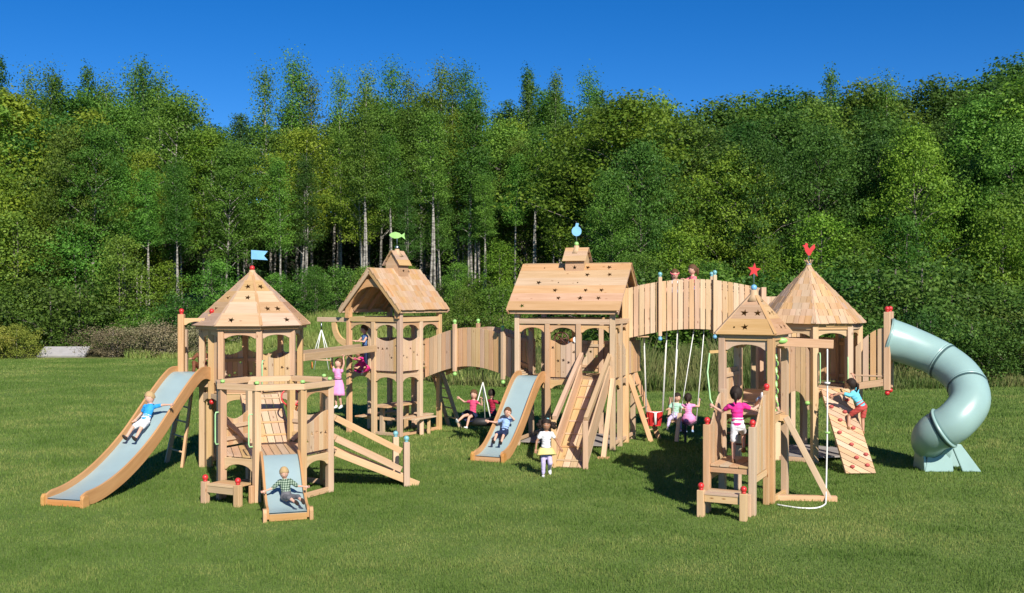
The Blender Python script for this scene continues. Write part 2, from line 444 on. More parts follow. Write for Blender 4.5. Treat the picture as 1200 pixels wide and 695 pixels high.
# ================================================================== THE PLAY STRUCTURE
def scene_structure():
    # ------------------------------------------------ tower A : far left octagonal tower, flag on its roof
    cA = (-5.43, 21.4); zA = 1.57
    A = empty('play_tower', (*cA, 0), 'octagonal cedar play tower with star-cut pointed roof and a blue flag', 'play tower', 'roofed cedar play towers')
    V = ngon(cA, 1.0, -112.5, 8)
    for p in V: post(A, p, 0, 2.86, rot=0)
    m = MB(); deck(m, ngon(cA, .96, -112.5, 8), zA, 0); m.build('deck', CEDAR, A, bevel=.003)
    m = MB()
    for i in range(8):
        archboard(m, V[i], V[(i+1) % 8], 2.66, 2.80, .07)
        rim(m, V[i], V[(i+1) % 8], 2.803, 2.86, t=.10)
        archboard(m, V[i], V[(i+1) % 8], zA-.22, zA-.035, .09)
        if i in (3, 4, 5, 6): rim(m, V[i], V[(i+1) % 8], 0.01, .1, t=.05)
    m.build_each('frame_board', CEDAR, A, bevel=.005)
    for i in (1, 3, 4, 5):
        m = MB(); planks(m, V[i], V[(i+1) % 8], const(zA+.02), lambda u: zA+.78-.1*math.sin(PI*u), stars=True); m.build('railing_panel', CEDAR, A, bevel=.003)
    rf = ngon_roof(A, cA, 1.21, -112.5, 8, 2.90, 4.02, 5, False, 1.0)
    finial(rf, cA, 4.02, RED, 'flag', BLUE, .15)
    handle(A, (-4.95, 20.44), zA+.1, zA+.65, -.3, -1)
    # ------------------------------------------------ slide gate platform of tower A
    G = empty('slide_platform', (-6.6, 21.2, 0), 'small raised cedar platform with two red-capped gate posts above the long left slide', 'platform', 'gated platforms at the slide tops')
    gl, gr = (-6.73, 20.85), (-6.10, 20.80)
    for p in (gl, gr): post(G, p, 1.42, 3.14, w_=.12, ball=RED, lowball=RED)
    bl, br = (-6.95, 21.75), (-6.36, 21.82)
    m = MB(); deck(m, [(-6.78, 20.85), (-6.05, 20.8), (-6.3, 21.9), (-6.98, 21.9)], 1.9, 0); m.build('deck', CEDAR, G)
    m = MB(); archboard(m, gl, gr, 2.92, 3.06, .07, ins=.06); rim(m, gl, gr, 1.66, 1.865, ins=.06); m.build_each('frame_board', CEDAR, G, bevel=.004)
    post(G, bl, 1.5, 2.8); post(G, (-6.2, 21.0), 0, 1.86, name='support_post')
    for a, b in ((gr, (-5.82, 20.62)), (gl, bl)):
        m = MB(); planks(m, a, b, const(1.75), lambda u: 2.88-.35*u, w_=.12, gap=.02, ins=.06); m.build('railing_panel', CEDAR, G, bevel=.003)
    # ladder under the platform
    Ld = empty('ladder', (-7.0, 21.6, 0), 'shaded wooden ladder under the platform of the long left slide', 'ladder', 'wooden ladders')
    m = MB(); m.beam((-7.25, 21.5, 0), (-6.95, 21.75, 1.8), .05, .09); m.build('ladder_rail', CEDAR, Ld)
    m = MB(); m.beam((-6.75, 20.95, 0), (-6.6, 21.2, 1.8), .05, .09); m.build('ladder_rail', CEDAR, Ld)
    for k in range(1, 6):
        t = k/6; m = MB(); m.tube([Vector((-7.25, 21.5, 0)).lerp(Vector((-6.95, 21.75, 1.8)), t), Vector((-6.75, 20.95, 0)).lerp(Vector((-6.6, 21.2, 1.8)), t)], .02, 8); m.build('rung', CEDAR, Ld)
    # ------------------------------------------------ tower B : low open octagonal tower in front
    cB = (-4.26, 18.4); zB = .76
    B = empty('play_tower', (*cB, 0), 'low roofless octagonal cedar play tower with a short slide, in front of the flag tower', 'play tower')
    V = ngon(cB, 1.0, -94.5, 8)
    for k, p in enumerate(V):
        o = post(B, p, 0, 1.93, rot=R(18+22.5))
    m = MB()
    for i in range(8):
        M_, L = frame(V[i], V[(i+1) % 8])
        m.prism([(-.045, 1.9), (L+.045, 1.9), (L+.045, 2.0), (-.045, 2.0)], M_, -.085 - (.003 if i % 2 else 0), .035, tint=(.75, .5, .5, 1))
    m.build('top_ring', CEDAR, B, bevel=.006)
    # the ring's ends meet in mitres hidden under green knobs
    for k in (0, 1, 2, 3, 7): 
        b = MB(); b.ball((V[k][0]*.999, V[k][1]-.0, 2.03), .042, sc=(1, 1, .8)); b.build('corner_knob', GREEN, B)
    m = MB(); deck(m, ngon(cB, .95, -94.5, 8), zB, R(18+90)); m.build('deck', CEDAR, B, bevel=.003)
    m = MB()
    for i in range(8):
        archboard(m, V[i], V[(i+1) % 8], zB-.24, zB-.035, .10)
        archboard(m, V[i], V[(i+1) % 8], 1.72, 1.88, .10) if i in (1, 2, 6) else None
        if i in (1, 2, 3, 5, 6): rim(m, V[i], V[(i+1) % 8], .01, .1, t=.06)
    m.build_each('frame_board', CEDAR, B, bevel=.005)
    wav = {1: lambda u: zB+.62+.10*math.sin(PI*(u-.5)), 3: lambda u: zB+.60-.08*math.sin(PI*u), 5: lambda u: zB+.62-.12*math.sin(PI*u), 6: lambda u: zB+.62-.16*math.sin(PI*u)}
    for i in (1, 3, 5, 6):
        m = MB(); planks(m, V[i], V[(i+1) % 8], const(zB+.03), wav[i], stars=(i == 1)); m.build('railing_panel', CEDAR, B, bevel=.003)
    for i, fl in ((5, 0), (3, 1), (6, 0)):
        M_, L = frame(V[i], V[(i+1) % 8])
        m = MB(); p, q = (.06, .04), (L-.06, .5)
        if fl: p, q = (.06, .5), (L-.06, .04)
        m.beam(M_ @ Vector((p[0], .05, zB+p[1])), M_ @ Vector((q[0], .05, zB+q[1])), .03, .09); m.build('brace', CEDAR, B, bevel=.003)
    handle(B, (V[7][0]-.05, V[7][1]-.05), .95, 1.5, -.7, -.5)
    handle(B, (V[0][0]-.06, V[0][1]-.03), .95, 1.5, -.9, -.3)
    # step bench
    def bench(name, label, c, ang, wd, dp, h, ballm, parent_name='step_bench'):
        n = Vector((math.cos(ang), math.sin(ang), 0)); t = Vector((-n.y, n.x, 0)); c = Vector((*c, 0))
        E = empty(name, c, label, 'step', 'low cedar step benches')
        m = MB()
        for k in range(3):
            o = c + n*(dp*(k-1)/3)
            m.beam(o - t*(wd/2-.055) + Vector((0, 0, h-.02)), o + t*(wd/2-.055) + Vector((0, 0, h-.02)), dp/3-.008, .035)
        m.build('seat', CEDAR, E, bevel=.004)
        m = MB(); o = c+n*(dp/2-.03)
        m.beam(o-t*(wd/2-.058)+Vector((0, 0, h-.095)), o+t*(wd/2-.058)+Vector((0, 0, h-.095)), .035, .11); m.build('apron', CEDAR, E, bevel=.004)
        for s_ in (-1, 1):
            p = c + n*(dp/2-.03) + t*s_*wd/2
            post(E, (p.x, p.y), 0, h+.03, w_=.11, name='leg', ball=ballm, rot=ang)
            p = c - n*(dp/2-.06) + t*s_*(wd/2-.0)
            post(E, (p.x, p.y), 0, h-.04, w_=.07, name='leg', rot=ang)
        return E
    nB = R(-117)
    bench('step_bench', 'low cedar step with two red balls at the left foot of the low open tower', (cB[0]+1.18*math.cos(nB), cB[1]+1.18*math.sin(nB)), nB, .72, .42, .34, RED)
    # wave slides
    def slide(name, label, top, dirn, prof, wd, parts=True, cat='slide', rail=.14, railup=.11, bedm=None):
        d = Vector((dirn[0], dirn[1], 0)).normalized(); n = Vector((-d.y, d.x, 0)); T = Vector((*top, 0))
        E = empty(name, T+d*prof[-1][0]*.5, label, cat, 'open wave slides')
        # smooth the profile
        P = []
        for i in range(len(prof)-1):
            p0 = prof[max(i-1, 0)]; p1 = prof[i]; p2 = prof[i+1]; p3 = prof[min(i+2, len(prof)-1)]
            for k in range(8):
                t = k/8
                f = lambda a, b, c, e: .5*((2*b)+(-a+c)*t+(2*a-5*b+4*c-e)*t*t+(-a+3*b-3*c+e)*t**3)
                P.append((f(p0[0], p1[0], p2[0], p3[0]), f(p0[1], p1[1], p2[1], p3[1])))
        P.append(prof[-1])
        N = len(P); nor = []
        for i in range(N):
            a, b = P[max(i-1, 0)], P[min(i+1, N-1)]; t = Vector((b[0]-a[0], b[1]-a[1])).normalized(); nor.append((-t.y, t.x))
        S = lambda i, off, s_: T + d*(P[i][0]+nor[i][0]*off) + n*s_ + Vector((0, 0, max(.012, P[i][1]+nor[i][1]*off)))
        bd = MB(); hw = wd/2-.02
        for i in range(N-1):
            for (o0, o1) in ((0, -.022),):
                q = [S(i, 0, -hw), S(i+1, 0, -hw), S(i+1, 0, hw), S(i, 0, hw)]
                base = len(bd.v); bd.v.extend(q); bd._face([base, base+1, base+2, base+3], [(0, 0)]*4, (.5, .5, .5, 1), 0, True)
                q = [S(i, -.02, -hw), S(i, -.02, hw), S(i+1, -.02, hw), S(i+1, -.02, -hw)]
                base = len(bd.v); bd.v.extend(q); bd._face([base, base+1, base+2, base+3], [(0, 0)]*4, (.5, .5, .5, 1), 0, True)
        bd.build('slide_bed', bedm or TEAL, E)
        for s_ in (-1, 1):
            rl = MB(); a, b = s_*wd/2-.02, s_*wd/2+.02
            if a > b: a, b = b, a
            vs = []
            for i in range(N):
                taper = min(1, (N-1-i)/6+.55)
                lo, hi = -rail, railup*taper
                vs.append([S(i, lo, a), S(i, lo, b), S(i, hi, b), S(i, hi, a)])
            base = len(rl.v)
            for q in vs: rl.v.extend(q)
            tint = (.6, .5, .6, 1)
            for i in range(N-1):
                for k in range(4):
                    i0 = base+i*4+k; i1 = base+i*4+(k+1) % 4
                    rl._face([i0, i1, i1+4, i0+4], [(i*.08, k*.1), (i*.08, k*.1+.1), (i*.08+.08, k*.1+.1), (i*.08+.08, k*.1)], tint, 0)
            rl._face([base+3, base+2, base+1, base], [(0, 0)]*4, tint); e = base+(N-1)*4
            rl._face([e, e+1, e+2, e+3], [(0, 0)]*4, tint)
            rl.build('side_rail', PLY, E, bevel=.006)
        e = T + d*(P[-1][0]-.02)
        m = MB(); m.beam(e-n*(wd/2-.02)+Vector((0, 0, P[-1][1]*.45)), e+n*(wd/2-.02)+Vector((0, 0, P[-1][1]*.45)), .04, P[-1][1]*.8); m.build('end_board', PLY, E, bevel=.005)
        for s_ in (-1, 1):
            m = MB(); q = e+n*s_*(wd/2+.045)
            M = Matrix(((d.x, -d.y, 0, q.x), (d.y, d.x, 0, q.y), (0, 0, 1, 0), (0, 0, 0, 1)))
            m.prism([(-.1, 0), (.07, 0), (.07, .15), (.03, .2), (-.06, .2), (-.1, .15)], M, -.03, .03); m.build('foot_block', PLY, E, bevel=.008)
        return E
    slide('slide', 'short pale blue slide of the low open tower with a toddler on it', (-3.965, 17.47), (.31, -.98), [(0, .80), (.12, .80), (.45, .66), (.9, .34), (1.3, .17), (1.58, .14)], .62, rail=.10, railup=.07)
    slide('slide', 'long pale blue wave slide with wooden sides sweeping down at the far left', (-6.42, 20.95), (-1.0, -3.75), [(0, 1.9), (.25, 1.98), (.55, 1.92), (1.1, 1.55), (2.0, .86), (2.8, .42), (3.5, .19), (4.05, .13)], .68)
    # ramp from B up to A
    def ramp(name, label, a, b, wd, cat='ramp', slots=True, cleats=0):
        a, b = Vector(a), Vector(b); E = empty(name, ((a+b)/2).xy.to_3d(), label, cat)
        d = (b-a); h = Vector((d.x, d.y, 0)).normalized(); n = Vector((-h.y, h.x, 0)); L = d.length
        m = MB(); nb = max(1, round(wd/.14)); x = d.normalized(); up = n.cross(x) * -1
        up = x.cross(n) * -1 if up.z < 0 else up
        for k in range(nb):
            o = n*((k+.5)/nb-.5)*wd
            m.beam(a+o, b+o, wd/nb-.012, .03, up=(0, 0, 1))
        m.build('ramp_boards', CEDAR, E, bevel=.003)
        m = MB()
        for k in range(cleats):
            c = a.lerp(b, (k+.6)/cleats) + Vector((0, 0, .03)); m.beam(c-n*wd/2, c+n*wd/2, .05, .03)
        if cleats: m.build('cleats', CEDAR, E, bevel=.003)
        for s_ in (-1, 1):
            m = MB(); o = n*s_*(wd/2+.02) + Vector((0, 0, -.02)); m.beam(a+o, b+o, .035, .13); m.build('side_board', CEDAR, E, bevel=.004)
        return E, h, n, a, b
    ramp('climbing_ramp', 'short slatted climbing ramp inside, joining the low open tower to the flag tower', (-4.52, 19.3, .72), (-5.02, 20.40, 1.54), .70, cleats=4)
    E, h, n, a, b = ramp('entry_ramp', 'entry ramp with handrails and blue-capped posts right of the low open tower', (-3.30, 18.72, .72), (-1.86, 19.3, .03), .62, cleats=0)
    for s_ in (-1, 1):
        o = n*s_*.37
        f = b+o-h*.24
        post(E, (f.x, f.y), 0, .82, w_=.11, ball=BLUEG, rot=.3)
        f2 = b+o-h*.34
        for z0, z1 in ((1.32, .66), (.95, .32)):
            m = MB(); m.beam((a.x+o.x-h.x*.0, a.y+o.y, z0-.0), (f2.x, f2.y, z1), .04, .11); m.build('handrail', CEDAR, E, bevel=.004)
    # red hoop and chain net between A and B
    E = empty('toy_hoop', (-4.22, 19.75, 0), 'small red hoop with hanging net between the two left towers', 'toy hoop')
    m = MB(); m.torus((-4.24, 19.6, 1.58), .17, .016, 24, 8, (0.2, -1, .5)); m.torus((-4.22, 19.63, 1.42), .12, .014, 24, 8, (0, .2, 1)); m.build('hoop_ring', RED, E)
    m = MB()
    for k in range(8):
        an = k*PI/4; m.tube([(-4.22+.12*math.cos(an), 19.63+.12*math.sin(an), 1.42), (-4.22+.06*math.cos(an+.5), 19.63+.06*math.sin(an+.5), 1.22)], .006, 5)
    m.build('net', ORANGE, E)
    m = MB(); m.beam((-4.18, 19.85, 0.6), (-4.18, 19.85, 1.75), .06, .1, up=(0, 1, 0)); m.build('back_board', CEDAR, E, bevel=.004)

    # ------------------------------------------------ tower C : gabled tower with the green fish
    u = Vector((-.848, .53, 0)); wv = Vector((.53, .848, 0)); s = 1.65; zC = 1.6
    P0 = Vector((-2.79, 25.5, 0)); P1 = P0+u*s; P2 = P1+wv*s; P3 = P0+wv*s; cC = (P0+P2)/2
    angC = math.atan2(wv.y, wv.x)
    C = empty('play_tower', cC, 'square cedar play tower with shingled gable roof and green fish vane', 'play tower', 'roofed cedar play towers')
    mid = lambda a, b, t=.5: a.lerp(b, t)
    for p in (P0, P1, P2, P3): post(C, p, 0, 3.22, rot=angC)
    for p in (mid(P1, P0), mid(P0, P3), mid(P3, P2), mid(P2, P1)): post(C, p, 0, 2.86, rot=angC)
    m = MB(); Q = [tuple(p.xy) for p in (P0+(-u+-wv)*-.04, P3, P2, P1)]; Q = [(cC.x+(q[0]-cC.x)*.97, cC.y+(q[1]-cC.y)*.97) for q in Q]
    deck(m, Q, zC, angC); m.build('deck', CEDAR, C, bevel=.003)
    m = MB()
    bays = [(P1, mid(P1, P0)), (mid(P1, P0), P0), (P0, mid(P0, P3)), (mid(P0, P3), P3), (P3, mid(P3, P2)), (mid(P3, P2), P2), (P2, mid(P2, P1)), (mid(P2, P1), P1)]
    for a, b in bays:
        archboard(m, a, b, 2.67, 2.84, .12); archboard(m, a, b, zC-.24, zC-.035, .11)
    for a, b in ((P1, P0), (P0, P3), (P3, P2), (P2, P1)):
        M_, L = frame(a, b); m.prism([(.06, 2.863), (L-.06, 2.863), (L-.06, 2.98), (.06, 2.98)], M_, -.055, .055)
    for a, b in bays[1:4]: rim(m, a, b, .01, .09, t=.06)
    m.build_each('frame_board', CEDAR, C, bevel=.005)
    for k in (1, 2, 4, 5, 6):
        m = MB(); planks(m, *bays[k], const(zC+.03), (lambda u_: zC+.88-.1*math.sin(PI*u_)) if k < 3 else const(zC+.8), stars=k < 3); m.build('railing_panel', CEDAR, C, bevel=.003)
    # gable roof: ridge along wv, eaves to -u and +u
    ze, zr = 3.15, 4.2; hw, hl = .98, 1.06
    E0 = cC - u*hw - wv*hl; E1 = cC - u*hw + wv*hl; F0 = cC + u*hw - wv*hl; F1 = cC + u*hw + wv*hl; R0 = cC-wv*hl; R1 = cC+wv*hl
    Z = lambda p, z: (p.x, p.y, z)
    m = MB(); facet(m, Z(E0, ze), Z(E1, ze), Z(R0, zr), 7, True, top=Z(R1, zr)); facet(m, Z(F1, ze), Z(F0, ze), Z(R1, zr), 7, True, top=Z(R0, zr))
    rf = m.build('roof', ROOFC, C, bevel=.003)
    m = MB()
    for a, r0, k in ((E0, R0, 1), (F0, R0, 1), (E1, R1, -1), (F1, R1, -1)):
        q = wv*.03*k; m.beam(Vector(Z(a+q, ze-.05)), Vector(Z(r0+q, zr-.05)), .035, .1)
    for a, b in ((E0, E1), (F0, F1)):
        dd = (cC-mid(a, b)).normalized()*.06; m.beam(Vector(Z(a+wv*.06+dd, ze-.02)), Vector(Z(b-wv*.06+dd, ze-.02)), .035, .09)
    m.beam(Vector(Z(R0+wv*.06, zr-.1)), Vector(Z(R1-wv*.06, zr-.1)), .04, .12)
    for k in range(1, 4):
        c0 = cC + wv*(hl*(k-2)*.55)
        for sg in (-1, 1): m.beam(Vector(Z(c0+u*sg*(hw-.1), ze+.0)), Vector(Z(c0, zr-.1)), .035, .08)
    m.build('roof_trim', ROOFC, rf, bevel=.004)
    # curved timber arch in the near gable
    m = MB(); M_, L = frame(P1, P0); pts = []
    M_ = M_ @ Matrix.Translation((0, -.10, 0))
    o_ = [(L/2 + (L/2+.05)*math.cos(PI-k*PI/14), 2.95+1.0*math.sin(k*PI/14)*1.0) for k in range(15)]
    i_ = [(L/2 + (L/2-.07)*math.cos(PI-k*PI/14), 2.95+.80*math.sin(k*PI/14)) for k in range(15)]
    m.prism([(x_, z_) for x_, z_ in o_] + [(x_, z_) for x_, z_ in i_[::-1]], M_, -.025, .025); m.build('curved_brace', ROOFC, rf, bevel=.004)
    def cupola(rf, c, ax, w_, l_, z0, z1, z2, starm=True):
        ax = ax.normalized(); pr = Vector((-ax.y, ax.x, 0))
        m = MB()
        for sg in (-1, 1):
            a = c - ax*l_/2*sg - pr*w_/2; b = c - ax*l_/2*sg + pr*w_/2
            if sg == -1: a, b = b, a
            M_, L = frame(b, a); M_ = M_ if sg == 1 else M_
            m.prism([(0, z0), (L, z0), (L, z1), (L/2, z2), (0, z1)], M_, 0, .02, holes=[star(L/2, (z0+z1)/2+.05, .055)] )
            a = c - pr*w_/2*sg - ax*l_/2; b = c - pr*w_/2*sg + ax*l_/2
            M_, L = frame(a, b); m.prism([(.0, z0), (L, z0), (L, z1), (.0, z1)], M_, -.01, .01, holes=[star(L/2, (z0+z1)/2+.04, .06)])
        b = m.build('cupola', ROOFC, rf, bevel=.003)
        m = MB()
        for sg in (-1, 1):
            a = c + pr*sg*(w_/2+.07); top = c
            A0 = a-ax*(l_/2+.06)*sg*-1; A1 = a+ax*(l_/2+.06)*sg*-1
            if sg == 1: A0, A1 = A0, A1
            T0 = c-ax*(l_/2+.06)*sg*-1; T1 = c+ax*(l_/2+.06)*sg*-1
            sl_ = (z2-z1)/(w_/2)
            facet(m, Z(A0, z1-.07*sl_+.02), Z(A1, z1-.07*sl_+.02), Z(T0, z2+.03), 3, False, 0, .015, top=Z(T1, z2+.03))
        m.build('cupola_roof', ROOFC, rf, bevel=.003)
    cupola(rf, cC+wv*.1, wv, .42, .40, zr-.32, zr+.17, zr+.45)
    finial(rf, (cC.x+wv.x*.1, cC.y+wv.y*.1), zr+.50, STEEL, 'fish', GREEN, .1)
    # swing beam of tower C with trapeze
    Eb = empty('swing_beam', (-4.7, 26.8, 0), 'short overhanging cedar beam with curved brace left of the fish tower', 'beam')
    pe = P1+u*1.08
    m = MB(); m.beam(Vector(Z(P1+u*.06, 2.9)), Vector(Z(pe, 2.9)), .08, .12); m.build('beam', CEDAR, Eb, bevel=.006)
    M_, L = frame(P1, pe); m = MB()
    ou = [(.06+.55*math.sin(k*PI/16), 2.25+.59*(1-math.cos(k*PI/16))) for k in range(9)]; inn = [(x_+.0, z_) for x_, z_ in [(.06+.43*math.sin(k*PI/16)*1.0+.10*(k/8), 2.40+.44*(1-math.cos(k*PI/16))) for k in range(9)]]
    m.prism([(.06, 2.22)] + [(.09+.5*math.sin(k*PI/16), 2.22+.6*(1-math.cos(k*PI/16))) for k in range(1, 9)] + [(.44, 2.835)] + [(.06+.38*math.sin(k*PI/16), 2.38+.45*(1-math.cos(k*PI/16))) for k in range(7, -1, -1)], M_, -.03, .03)
    m.build('curved_brace', CEDAR, Eb, bevel=.004)
    t0 = Vector(Z(pe-u*.12, 2.83))
    Et = empty('trapeze_bar', (t0.x, t0.y, 0), 'wooden trapeze bar with orange rings hanging from the short beam left of the fish tower', 'trapeze')
    m = MB(); a = t0+Vector((-.26, .05, -1.0)); b = t0+Vector((.26, -.05, -1.0))
    m.tube([t0+Vector((0, 0, -.18)), a], .011, 6); m.tube([t0+Vector((0, 0, -.18)), b], .011, 6); m.tube([t0+Vector((0, 0, -.18)), t0+Vector((-.2, .04, -1.25))], .011, 6); m.tube([t0+Vector((0, 0, -.18)), t0+Vector((.2, -.04, -1.25))], .011, 6)
    m.build('rope', WHITEN, Et)
    m = MB(); m.tube([t0, t0+Vector((0, 0, -.2))], .02, 8); m.build('swivel', STEEL, Et)
    m = MB(); m.tube([a, b], .02, 8); m.build('bar', CEDAR, Et)
    for q in (a, b):
        m = MB(); m.torus(q+Vector((0, 0, -.14)), .085, .015, 18, 8, (1, .3, 0)); m.build('ring', ORANGE, Et)
    # picnic table under C
    Ep = empty('picnic_table', (cC.x, cC.y, 0), 'wooden picnic table with benches in the shade under the fish tower', 'picnic table')
    def slab(m, c, ax, l_, w_, z, n_):
        pr = Vector((-ax.y, ax.x, 0))
        for k in range(n_):
            o = c + pr*w_*((k+.5)/n_-.5); m.beam(Vector(Z(o-ax*l_/2, z)), Vector(Z(o+ax*l_/2, z)), w_/n_-.008, .035)
    m = MB(); slab(m, cC-u*.05, wv, 1.5, .62, .70, 4); m.build('table_top', CEDAR, Ep, bevel=.004)
    for sg in (-1, 1):
        m = MB(); slab(m, cC+u*.58*sg, wv, 1.5, .26, .42, 2); m.build('bench', CEDAR, Ep, bevel=.004)
        m = MB(); c0 = cC+wv*.5*sg; m.beam(Vector(Z(c0-u*.58, .38)), Vector(Z(c0+u*.58, .38)), .04, .08)
        m.beam(Vector(Z(c0, .0)), Vector(Z(c0, .68)), .1, .1, up=(u.x, u.y, 0)); m.build('leg_frame', CEDAR, Ep, bevel=.004)
    # bench with post right of C and a ladder
    Eq = empty('side_table', (-2.2, 26.0, 0), 'small cedar side bench on a post at the right foot of the fish tower', 'bench')
    m = MB(); q0 = P0-u*.3+wv*.5; slab(m, q0, wv, .9, .28, .45, 2); m.build('seat', CEDAR, Eq, bevel=.004)
    m = MB(); m.beam(Vector(Z(q0, 0)), Vector(Z(q0, .43)), .1, .1, up=(1, 0, 0)); m.beam(Vector(Z(q0-u*.0+wv*.3, .0)), Vector(Z(q0+wv*.3, .43)), .08, .08, up=(1, 0, 0)); m.build('leg', CEDAR, Eq, bevel=.004)
    Ld = empty('ladder', (-1.7, 27.3, 0), 'wooden ladder with rungs leaning on the right rear of the fish tower', 'ladder', 'wooden ladders')
    la, lb = P3+Vector((.55, .25, 0)), P3+Vector((.2, .85, 0)); ta, tb = P3+Vector((.05, .0, 1.6)), P3+Vector((-.25, .55, 1.6))
    for a, b in ((la, ta), (lb, tb)):
        m = MB(); m.beam(a, b, .05, .1); m.build('ladder_rail', CEDAR, Ld, bevel=.004)
    for k in range(1, 6):
        m = MB(); m.tube([la.lerp(ta, k/6), lb.lerp(tb, k/6)], .02, 8); m.build('rung', CEDAR, Ld)
    # ------------------------------------------------ monkey bars A -> C
    Em = empty('monkey_bars', (-4.0, 23.7, 0), 'overhead cedar monkey bars spanning the flag tower and the fish tower', 'monkey bars')
    a0, a1 = Vector((-4.46, 21.85, 2.2)), Vector((-3.40, 25.80, 2.2)); nn = (a1-a0).normalized(); pr = Vector((nn.y, -nn.x, 0))
    for sg in (0, 1):
        o = pr*(-.62*sg); m = MB(); m.beam(a0+o, a1+o+(nn*-.1 if not sg else nn*.35), .07, .16); m.build('side_beam', CEDAR, Em, bevel=.006)
    for k in range(1, 10):
        c0 = a0.lerp(a1, k/10)+Vector((0, 0, -.04)); m = MB(); m.tube([c0+pr*.0, c0-pr*.62], .018, 8); m.build('rung', STEEL, Em)
    # ------------------------------------------------ arched bridge C -> D
    def bridge(name, label, F0_, F1_, off, z0, zmid, hrail, postsF, postsB, hm, posts_up=.12, cat='bridge', zend=None, lowb=True, caps=(GREEN, GREEN)):
        """F0_->F1_ front railing line on plan; off = vector to the back railing"""
        F0_, F1_, off = Vector((*F0_, 0)), Vector((*F1_, 0)), Vector((*off, 0))
        E = empty(name, ((F0_+F1_)/2+off/2), label, cat, 'arched cedar bridges between towers')
        zl = lambda u_: z0 + (zend-z0 if zend else 0)*u_ + zmid*math.sin(PI*u_)
        for nm, o in (('front', Vector((0, 0, 0))), ('back', off)):
            m = MB(); M_, L = frame(F0_+o, F1_+o)
            planks(m, F0_+o, F1_+o, lambda u_: zl(u_)-.10, lambda u_: zl(u_)+hrail, w_=.135, gap=.017, ins=0, rails=False)
            m.build('railing_panel', CEDAR, E, bevel=.003)
            m = MB(); dirn = 1 if nm == 'front' else -1
            for zz in (.12, hrail-.12):
                for k in range(12):
                    u0, u1 = k/12, (k+1)/12
                    p = F0_.lerp(F1_, u0)+o; q = F0_.lerp(F1_, u1)+o; yy = off.normalized()*.032*dirn
                    m.beam(Vector((p.x, p.y, zl(u0)+zz))+yy, Vector((q.x, q.y, zl(u1)+zz))+yy, .03, .08, tint=(.5, .5, .5, 1))
            m.build('rail', CEDAR, E)
        m = MB(); N = 26
        for k in range(N):
            u0, u1 = (k+.06)/N, (k+.94)/N
            p = F0_.lerp(F1_, u0); q = F0_.lerp(F1_, u1); c0 = (p+q)/2; dd = (q-p)
            hz = Vector((dd.x, dd.y, zl(u1)-zl(u0))); 
            m.beam(Vector((c0.x, c0.y, (zl(u0)+zl(u1))/2))+off*.04, Vector((c0.x, c0.y, (zl(u0)+zl(u1))/2))+off*.96, hz.length, .03)
        m.build('walkway', CEDAR, E)
        for sg, lst in ((0, postsF), (1, postsB)):
            for t in lst:
                c0 = F0_.lerp(F1_, t) + off*sg + off.normalized()*(-.065 if sg == 0 else .065)
                post(E, (c0.x, c0.y), zl(t)-.2, zl(t)+hrail+posts_up, w_=.085, ball=caps[0], lowball=caps[1] if sg == 0 else None, rot=math.atan2((F1_-F0_).y, (F1_-F0_).x))
        return E
    bridge('arched_bridge', 'long low arched plank bridge between the fish tower and the star-roof playhouse', (-2.22, 26.15), (.10, 24.45), (.48, .66), 1.53, .31, .86, (.36, .88), (.36, .86), 0, zend=1.6)
    # tyre swing beneath
    T = Vector((-.72, 25.15, .42))
    Et = empty('tyre_swing', (T.x, T.y, 0), 'black tyre swing on white ropes under the low arched bridge', 'tyre swing')
    m = MB(); m.torus(T, .27, .095, 28, 12, (0, .12, 1)); m.build('tyre', DARK, Et)
    apex = Vector((-.72, 25.35, 1.38))
    for k in range(3):
        an = R(200+120*k); m = MB(); m.tube([T+Vector((.27*math.cos(an), .27*math.sin(an), .06)), apex], .013, 7); m.build('rope', WHITEN, Et)
    m = MB(); m.tube([apex, apex+Vector((0, .05, .3))], .014, 8); m.build('swivel', DARK, Et)

    # ------------------------------------------------ playhouse D
    u = Vector((.94, -.342, 0)).normalized(); v = Vector((.342, .94, 0)).normalized(); zD = 1.6; W, DP = 2.3, 2.0
    A0 = Vector((.13, 24.09, 0)); A1 = A0+u*W; A2 = A1+v*DP; A3 = A0+v*DP; aD = math.atan2(u.y, u.x)
    D = empty('playhouse_tower', (A0+A2)/2, 'wide cedar playhouse tower with star-cut plank roof, cupola and blue vane', 'play tower', 'roofed cedar play towers')
    for p in (A0, A1, A2, A3): post(D, p, 0, 3.24, rot=aD)
    fr = [A0, A0+u*.75, A0+u*1.5, A1]; rt = [A1, A1+v*.67, A1+v*1.33, A2]; bk = [A2, A2-u*.8, A2-u*1.5, A3]; lf = [A3, A3-v*1.0, A0]
    for l_ in (fr, rt, bk, lf):
        for p in l_[1:-1]: post(D, p, 0, 2.86, rot=aD)
    m = MB(); Q = [((A0+A2)/2 + (p-(A0+A2)/2)*.97) for p in (A0, A1, A2, A3)]; deck(m, [(q.x, q.y) for q in Q], zD, aD+PI/2); m.build('deck', CEDAR, D, bevel=.003)
    m = MB()
    for l_ in (fr, rt, bk, lf):
        for a, b in zip(l_[:-1], l_[1:]):
            archboard(m, a, b, 2.67, 2.84, .11); archboard(m, a, b, zD-.24, zD-.035, .10)
        M_, L = frame(l_[0], l_[-1]); m.prism([(.06, 2.863), (L-.06, 2.863), (L-.06, 2.98), (.06, 2.98)], M_, -.055, .055)
    for l_ in (rt, lf): rim(m, l_[0], l_[-1], .10, .18, t=.05)
    m.build_each('frame_board', CEDAR, D, bevel=.005)
    m = MB(); planks(m, fr[1], fr[2], const(zD+.03), lambda u_: zD+.83+.06*math.cos(2*PI*u_), stars=True); m.build('railing_panel', CEDAR, D, bevel=.003)
